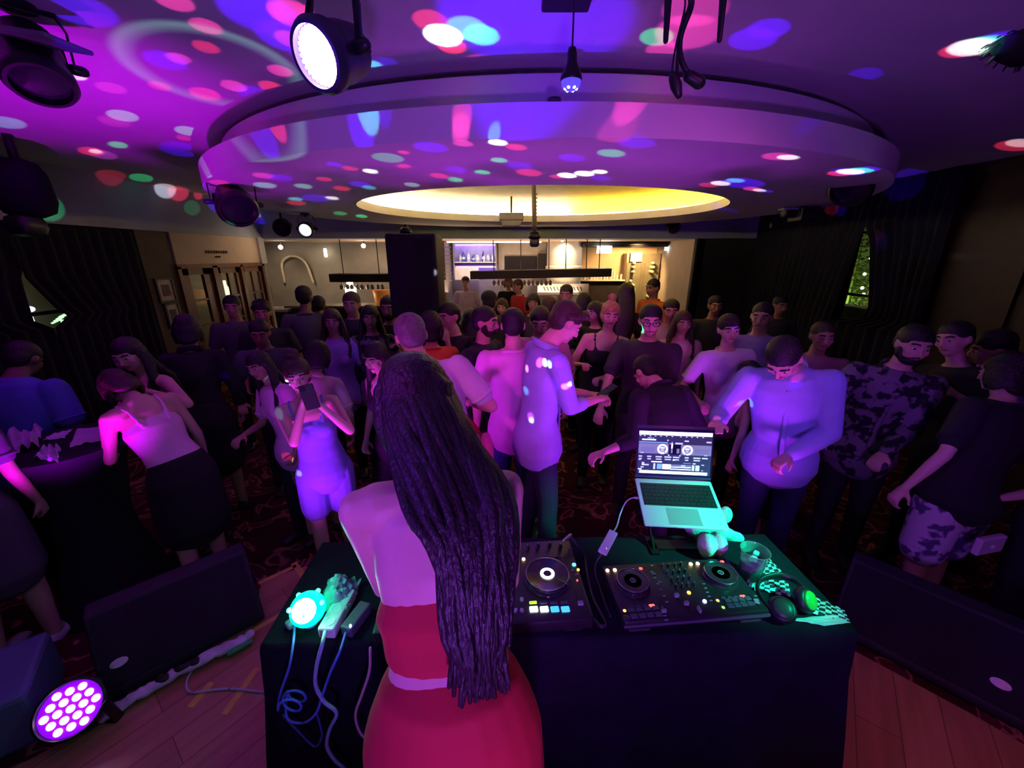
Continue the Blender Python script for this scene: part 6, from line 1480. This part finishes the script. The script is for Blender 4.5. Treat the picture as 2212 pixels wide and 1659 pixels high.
P = held(t, s, (.08, .30, 1.27), '', ''); g = MB(); g.rbox((0, 0, 0), (.10, .006, .12), .002, (rad(20), rad(30), 0)); tag(g.build('paper_napkin', M_paper, loc=P), 'white napkin in the hand of the man in the black t-shirt', 'napkin')
person('young man in a reddish shirt looking down, between the pink and the blue shirts', 1166, 666, 3.1, 160, 'm', 'a', 'black', 'short', ('tee', 'salmon'), ('pants', 'black'), (4, 0, 0), (16, 15, 0))
person('blond woman with tied hair and a black camisole facing the photographer', 1322, 652, 3.35, 168, 'f', 'a', 'blond', 'bun', ('cami', 'black'), ('pants', 'black'), (3, -4, 0), (4, 8, 0), rh=(.16, .26, 1.24), lh=(-.02, .28, 1.14), rgrip=55, lgrip=50, build=1.04)
t, J, s = person('man with glasses and a dark shirt reaching his hand forward', 1408, 660, 2.9, 158, 'm', 'a', 'black', 'short', ('tee', 'dgrey'), ('pants', 'black'), (3, 0, 0), (6, 10, 0), glasses=True, rh=(.26, .38, 1.02), lh=(-.10, .32, 1.02), build=1.05)
person('bending person in black clothes with one forearm held out, before the man with glasses', 1382, 778, 2.62, 25, 'm', 'a', 'black', 'short', ('rolled', 'black'), ('pants', 'black'), (30, 4, 0), (28, 0, 0), rh=(.25, .30, .95), lh=(-.46, .20, 1.04), l_el=(-.2, -.2, -1), build=1.08)
t, J, s = person('dark-haired woman in a light pink t-shirt facing the photographer', 1576, 680, 2.9, 170, 'f', 'a', 'black', 'tied', ('tee', 'white'), ('pants', 'black'), (3, 6, 0), (4, 0, 0), rh=(.26, .22, 1.10), lh=(-.05, .26, 1.05))
person('cropped-haired man in a lilac t-shirt, right of the woman in light pink', 1652, 655, 3.25, 160, 'm', 'a', 'black', 'shaved', ('tee', 'purple'), ('pants', 'black'), (3, 0, 0), (4, -20, 0), rh=(.22, .20, 1.0))
person('man in a dull pink shirt standing behind the blue-shirted man on the right', 1782, 697, 2.9, 150, 'm', 'b', 'brown', 'shaved', ('tee', 'salmon'), ('pants', 'black'), (2, 0, 0), (4, 15, 0))
person('man with dark patterned shirt stretching out a hand, on the right', 1990, 706, 2.25, 150, 'm', 'a', 'black', 'short', ('shirt', 'floral'), ('pants', 'black'), (5, -6, 0), (4, 12, 0), rh=(.32, .42, 1.06), lh=(-.05, .28, 1.0), beard=True, rgrip=15, build=1.05)
person('person pressing their cheek to the man in the dark patterned shirt', 2066, 694, 2.4, 100, 'f', 'a', 'black', 'short', ('tee', 'black'), ('pants', 'black'), (5, 10, 0), (4, 0, 0))
person('person in a violet shirt with an arm around a friend at the right', 2150, 716, 2.35, 60, 'm', 'b', 'black', 'short', ('tee', 'purple'), ('pants', 'black'), (8, -6, 0), (10, 0, 0), lh=(-.35, .30, 1.35))
t, J, s = person('woman in a black top and camouflage shorts holding a white clutch at the right edge', 2185, 762, 1.95, 5, 'f', 'a', 'black', 'bob', ('blouse', 'black'), ('shorts', 'camo'), (6, 14, 0), (12, 0, 0), rh=(.26, .12, .80), lh=(-.42, -.02, .92), build=1.12)
g = MB(); g.rbox((0, 0, 0), (.17, .03, .095), .008, (0, 0, rad(12))); g.ell((0, -.018, .0), (.012, .006, .012), seg=10, rings=6); tag(g.build('clutch_bag', mat('white_leather', (.75, .66, .78), .4), loc=atY(2136, 1176, 1.62)), 'white clutch bag held at the hip of the woman in camouflage shorts', 'bag')
person('person at the right edge of the photo, only a bare arm in view', 2370, 790, 1.75, 10, 'f', 'a', 'black', 'bob', ('cami', 'black'), ('pants', 'black'), (6, 0, 0), (5, 0, 0), lh=(-.27, .10, 1.02))
# left side
person('person in a deep blue shirt with their back turned, at the left edge', 55, 742, 2.42, 12, 'm', 'c', 'black', 'short', ('tee', 'deep'), ('pants', 'black'), (12, 0, 0), (25, 0, 0), build=1.22)
person('dark-haired woman in black clapping her raised hands on the left', 258, 733, 2.38, 165, 'f', 'a', 'black', 'long', ('cami', 'black'), ('pants', 'black'), (6, 6, 0), (14, 25, 0), lh=(-.17, .22, 1.42), rh=(-.08, .26, 1.36), l_el=(-1, .0, -.5), r_el=(.8, .2, -.9))
person('woman bending forward over the cocktail table with her arm hanging down', 232, 812, 2.2, 62, 'f', 'a', 'brown', 'bob', ('cami', 'pink'), ('skirt', 'black'), (22, -6, 0), (40, 0, 0), rh=(.24, .20, .78), lh=(-.12, .45, 1.12))
person('woman in a dark dress with pale legs standing behind the bending woman', 398, 680, 2.95, 30, 'f', 'a', 'black', 'bob', ('shirt', 'black'), ('skirt', 'black'), (6, 0, 0), (10, 0, 0), stance=(.08, .12))
person('person in white shoes at the far left, mostly outside the frame', -200, 770, 1.72, 20, 'f', 'a', 'black', 'long', ('tee', 'grey'), ('skirt', 'grey'), (5, 0, 0), (5, 0, 0), shoes=M_shoew)
person('man in a dark grey shirt with a pale forearm, left of centre', 556, 694, 3.2, 200, 'm', 'b', 'black', 'short', ('tee', 'grey'), ('pants', 'black'), (5, 0, 0), (10, 0, 0), rh=(.22, .25, 1.05))
person('dark figure standing before the open entrance door, leftmost at the back', 497, 640, 4.15, 205, 'm', 'b', 'black', 'short', ('tee', 'grey'), ('pants', 'black'), (2, 0, 0), (5, 0, 0))
person('dark figure with raised hair by the right-hand entrance door', 562, 652, 3.85, 205, 'm', 'b', 'black', 'curly', ('tee', 'dgrey'), ('pants', 'black'), (2, 0, 0), (5, 0, 0))
person('tall man in a dark blue-grey shirt silhouetted against the lit left bar wall', 654, 619, 4.35, 10, 'm', 'c', 'black', 'short', ('tee', 'grey'), ('pants', 'black'), (2, 0, 0), (5, 0, 0))
person('smaller dark figure just right of the tall silhouetted man', 686, 640, 4.75, 10, 'm', 'c', 'black', 'short', ('tee', 'black'), ('pants', 'black'), (2, 0, 0), (5, 0, 0))
person('woman in a lilac top standing behind the blue romper woman', 714, 668, 3.45, 200, 'f', 'b', 'brown', 'long', ('tee', 'purple'), ('pants', 'black'), (2, 0, 0), (5, 0, 0))
person('broad man in dark clothes left of the tall loudspeaker, orange bucket above him', 757, 632, 3.9, 195, 'm', 'b', 'brown', 'short', ('tee', 'dgrey'), ('pants', 'black'), (2, 0, 0), (5, -10, 0), build=1.15)
person('woman in a pale patterned top between the broad man and the bearded face', 797, 660, 3.55, 195, 'f', 'b', 'black', 'long', ('tee', 'floral'), ('pants', 'black'), (2, 0, 0), (5, 0, 0))
person('bearded man facing the photographer just left of the tall loudspeaker', 838, 640, 3.8, 195, 'm', 'a', 'black', 'short', ('tee', 'black'), ('pants', 'black'), (2, 0, 0), (5, -15, 0), beard=True, lh=(-.05, .20, 1.28))
person('dark-haired woman in a rust-red top right of the loudspeaker', 928, 672, 2.98, 20, 'f', 'b', 'black', 'bob', ('tee', 'orange'), ('pants', 'black'), (2, 0, 0), (5, -15, 0))
person('man in a black cap and wide black jacket, seen from behind near the bar', 1056, 631, 4.35, 5, 'm', 'b', 'black', 'cap', ('shirt', 'dgrey'), ('pants', 'black'), (2, 0, 0), (5, 0, 0), build=1.25)
person('woman with long dark hair hidden between the two dark-shirted men', 1016, 668, 3.6, 5, 'f', 'b', 'black', 'long', ('tee', 'black'), ('pants', 'black'), (2, 0, 0), (5, 0, 0))
person('person in a red t-shirt standing near the bar, behind the wide black jacket', 1084, 645, 4.9, 170, 'f', 'a', 'brown', 'long', ('tee', 'red'), ('pants', 'black'), (2, 0, 0), (5, 0, 0))
person('bartender in a bright red t-shirt under the long hanging rack', 1118, 604, 6.9, 120, 'm', 'a', 'brown', 'short', ('tee', 'red'), ('pants', 'black'), (2, 0, 0), (5, 0, 0))
person('dark-haired woman facing the photographer under the hanging rack', 1152, 634, 4.7, 175, 'f', 'b', 'black', 'bob', ('tee', 'dgrey'), ('pants', 'black'), (2, 0, 0), (5, 0, 0))
person('man with a round dark head seen from behind below the steel rail', 1186, 641, 4.2, 5, 'm', 'b', 'brown', 'short', ('tee', 'dgrey'), ('pants', 'black'), (2, 0, 0), (5, 0, 0))
person('dark-haired man facing the photographer in front of the steel rail', 1224, 616, 4.9, 172, 'm', 'b', 'black', 'short', ('tee', 'black'), ('pants', 'black'), (2, 0, 0), (5, -12, 0))
person('person with a dark bob between the steel rail and the blond woman', 1262, 632, 4.6, 10, 'f', 'b', 'black', 'bob', ('tee', 'black'), ('pants', 'black'), (2, 0, 0), (5, 0, 0))
person('person with ear-length hair just left of the blond woman', 1285, 652, 4.0, 130, 'f', 'a', 'black', 'bob', ('tee', 'black'), ('pants', 'black'), (2, 0, 0), (5, 0, 0))
person('tall woman with long black hair seen from behind, right of the blond woman', 1356, 612, 4.4, 5, 'f', 'c', 'black', 'long', ('tee', 'black'), ('pants', 'black'), (2, 8, 0), (5, 0, 0))
person('person in an orange top by the right end of the bar', 1412, 604, 5.6, 120, 'm', 'b', 'black', 'short', ('tee', 'orange'), ('pants', 'black'), (2, 0, 0), (5, 0, 0))
person('dark-haired person close behind the man with glasses', 1452, 648, 3.9, 165, 'm', 'b', 'black', 'short', ('tee', 'tan'), ('pants', 'black'), (2, 0, 0), (5, 0, 0))
person('woman in brownish clothes right of the man with glasses', 1478, 672, 3.5, 175, 'f', 'b', 'brown', 'long', ('tee', 'tan'), ('pants', 'black'), (2, 0, 0), (5, 0, 0))
person('dim figure at the back in front of the dark wall, left of the white-shirted man', 1548, 640, 4.5, 170, 'm', 'b', 'black', 'short', ('tee', 'dgrey'), ('pants', 'black'), (2, 0, 0), (5, 0, 0))
person('dim figure at the back near the garden window curtain', 1690, 640, 4.6, 175, 'm', 'b', 'black', 'short', ('tee', 'dgrey'), ('pants', 'black'), (2, 0, 0), (5, 0, 0))
person('barman in a patterned pale shirt behind the bar below the cream cabinet', 1006, 622, 7.9, 172, 'm', 'a', 'black', 'short', ('tee', 'white'), ('pants', 'black'), (2, 0, 0), (5, 0, 0), scale=.98)
person('barwoman with pale hair behind the bar under the hanging rack', 1098, 600, 7.9, 172, 'f', 'a', 'blond', 'bob', ('tee', 'black'), ('pants', 'black'), (2, 0, 0), (5, 0, 0), scale=.98)


print("\\n".join("PPL "+l for l in LOG))
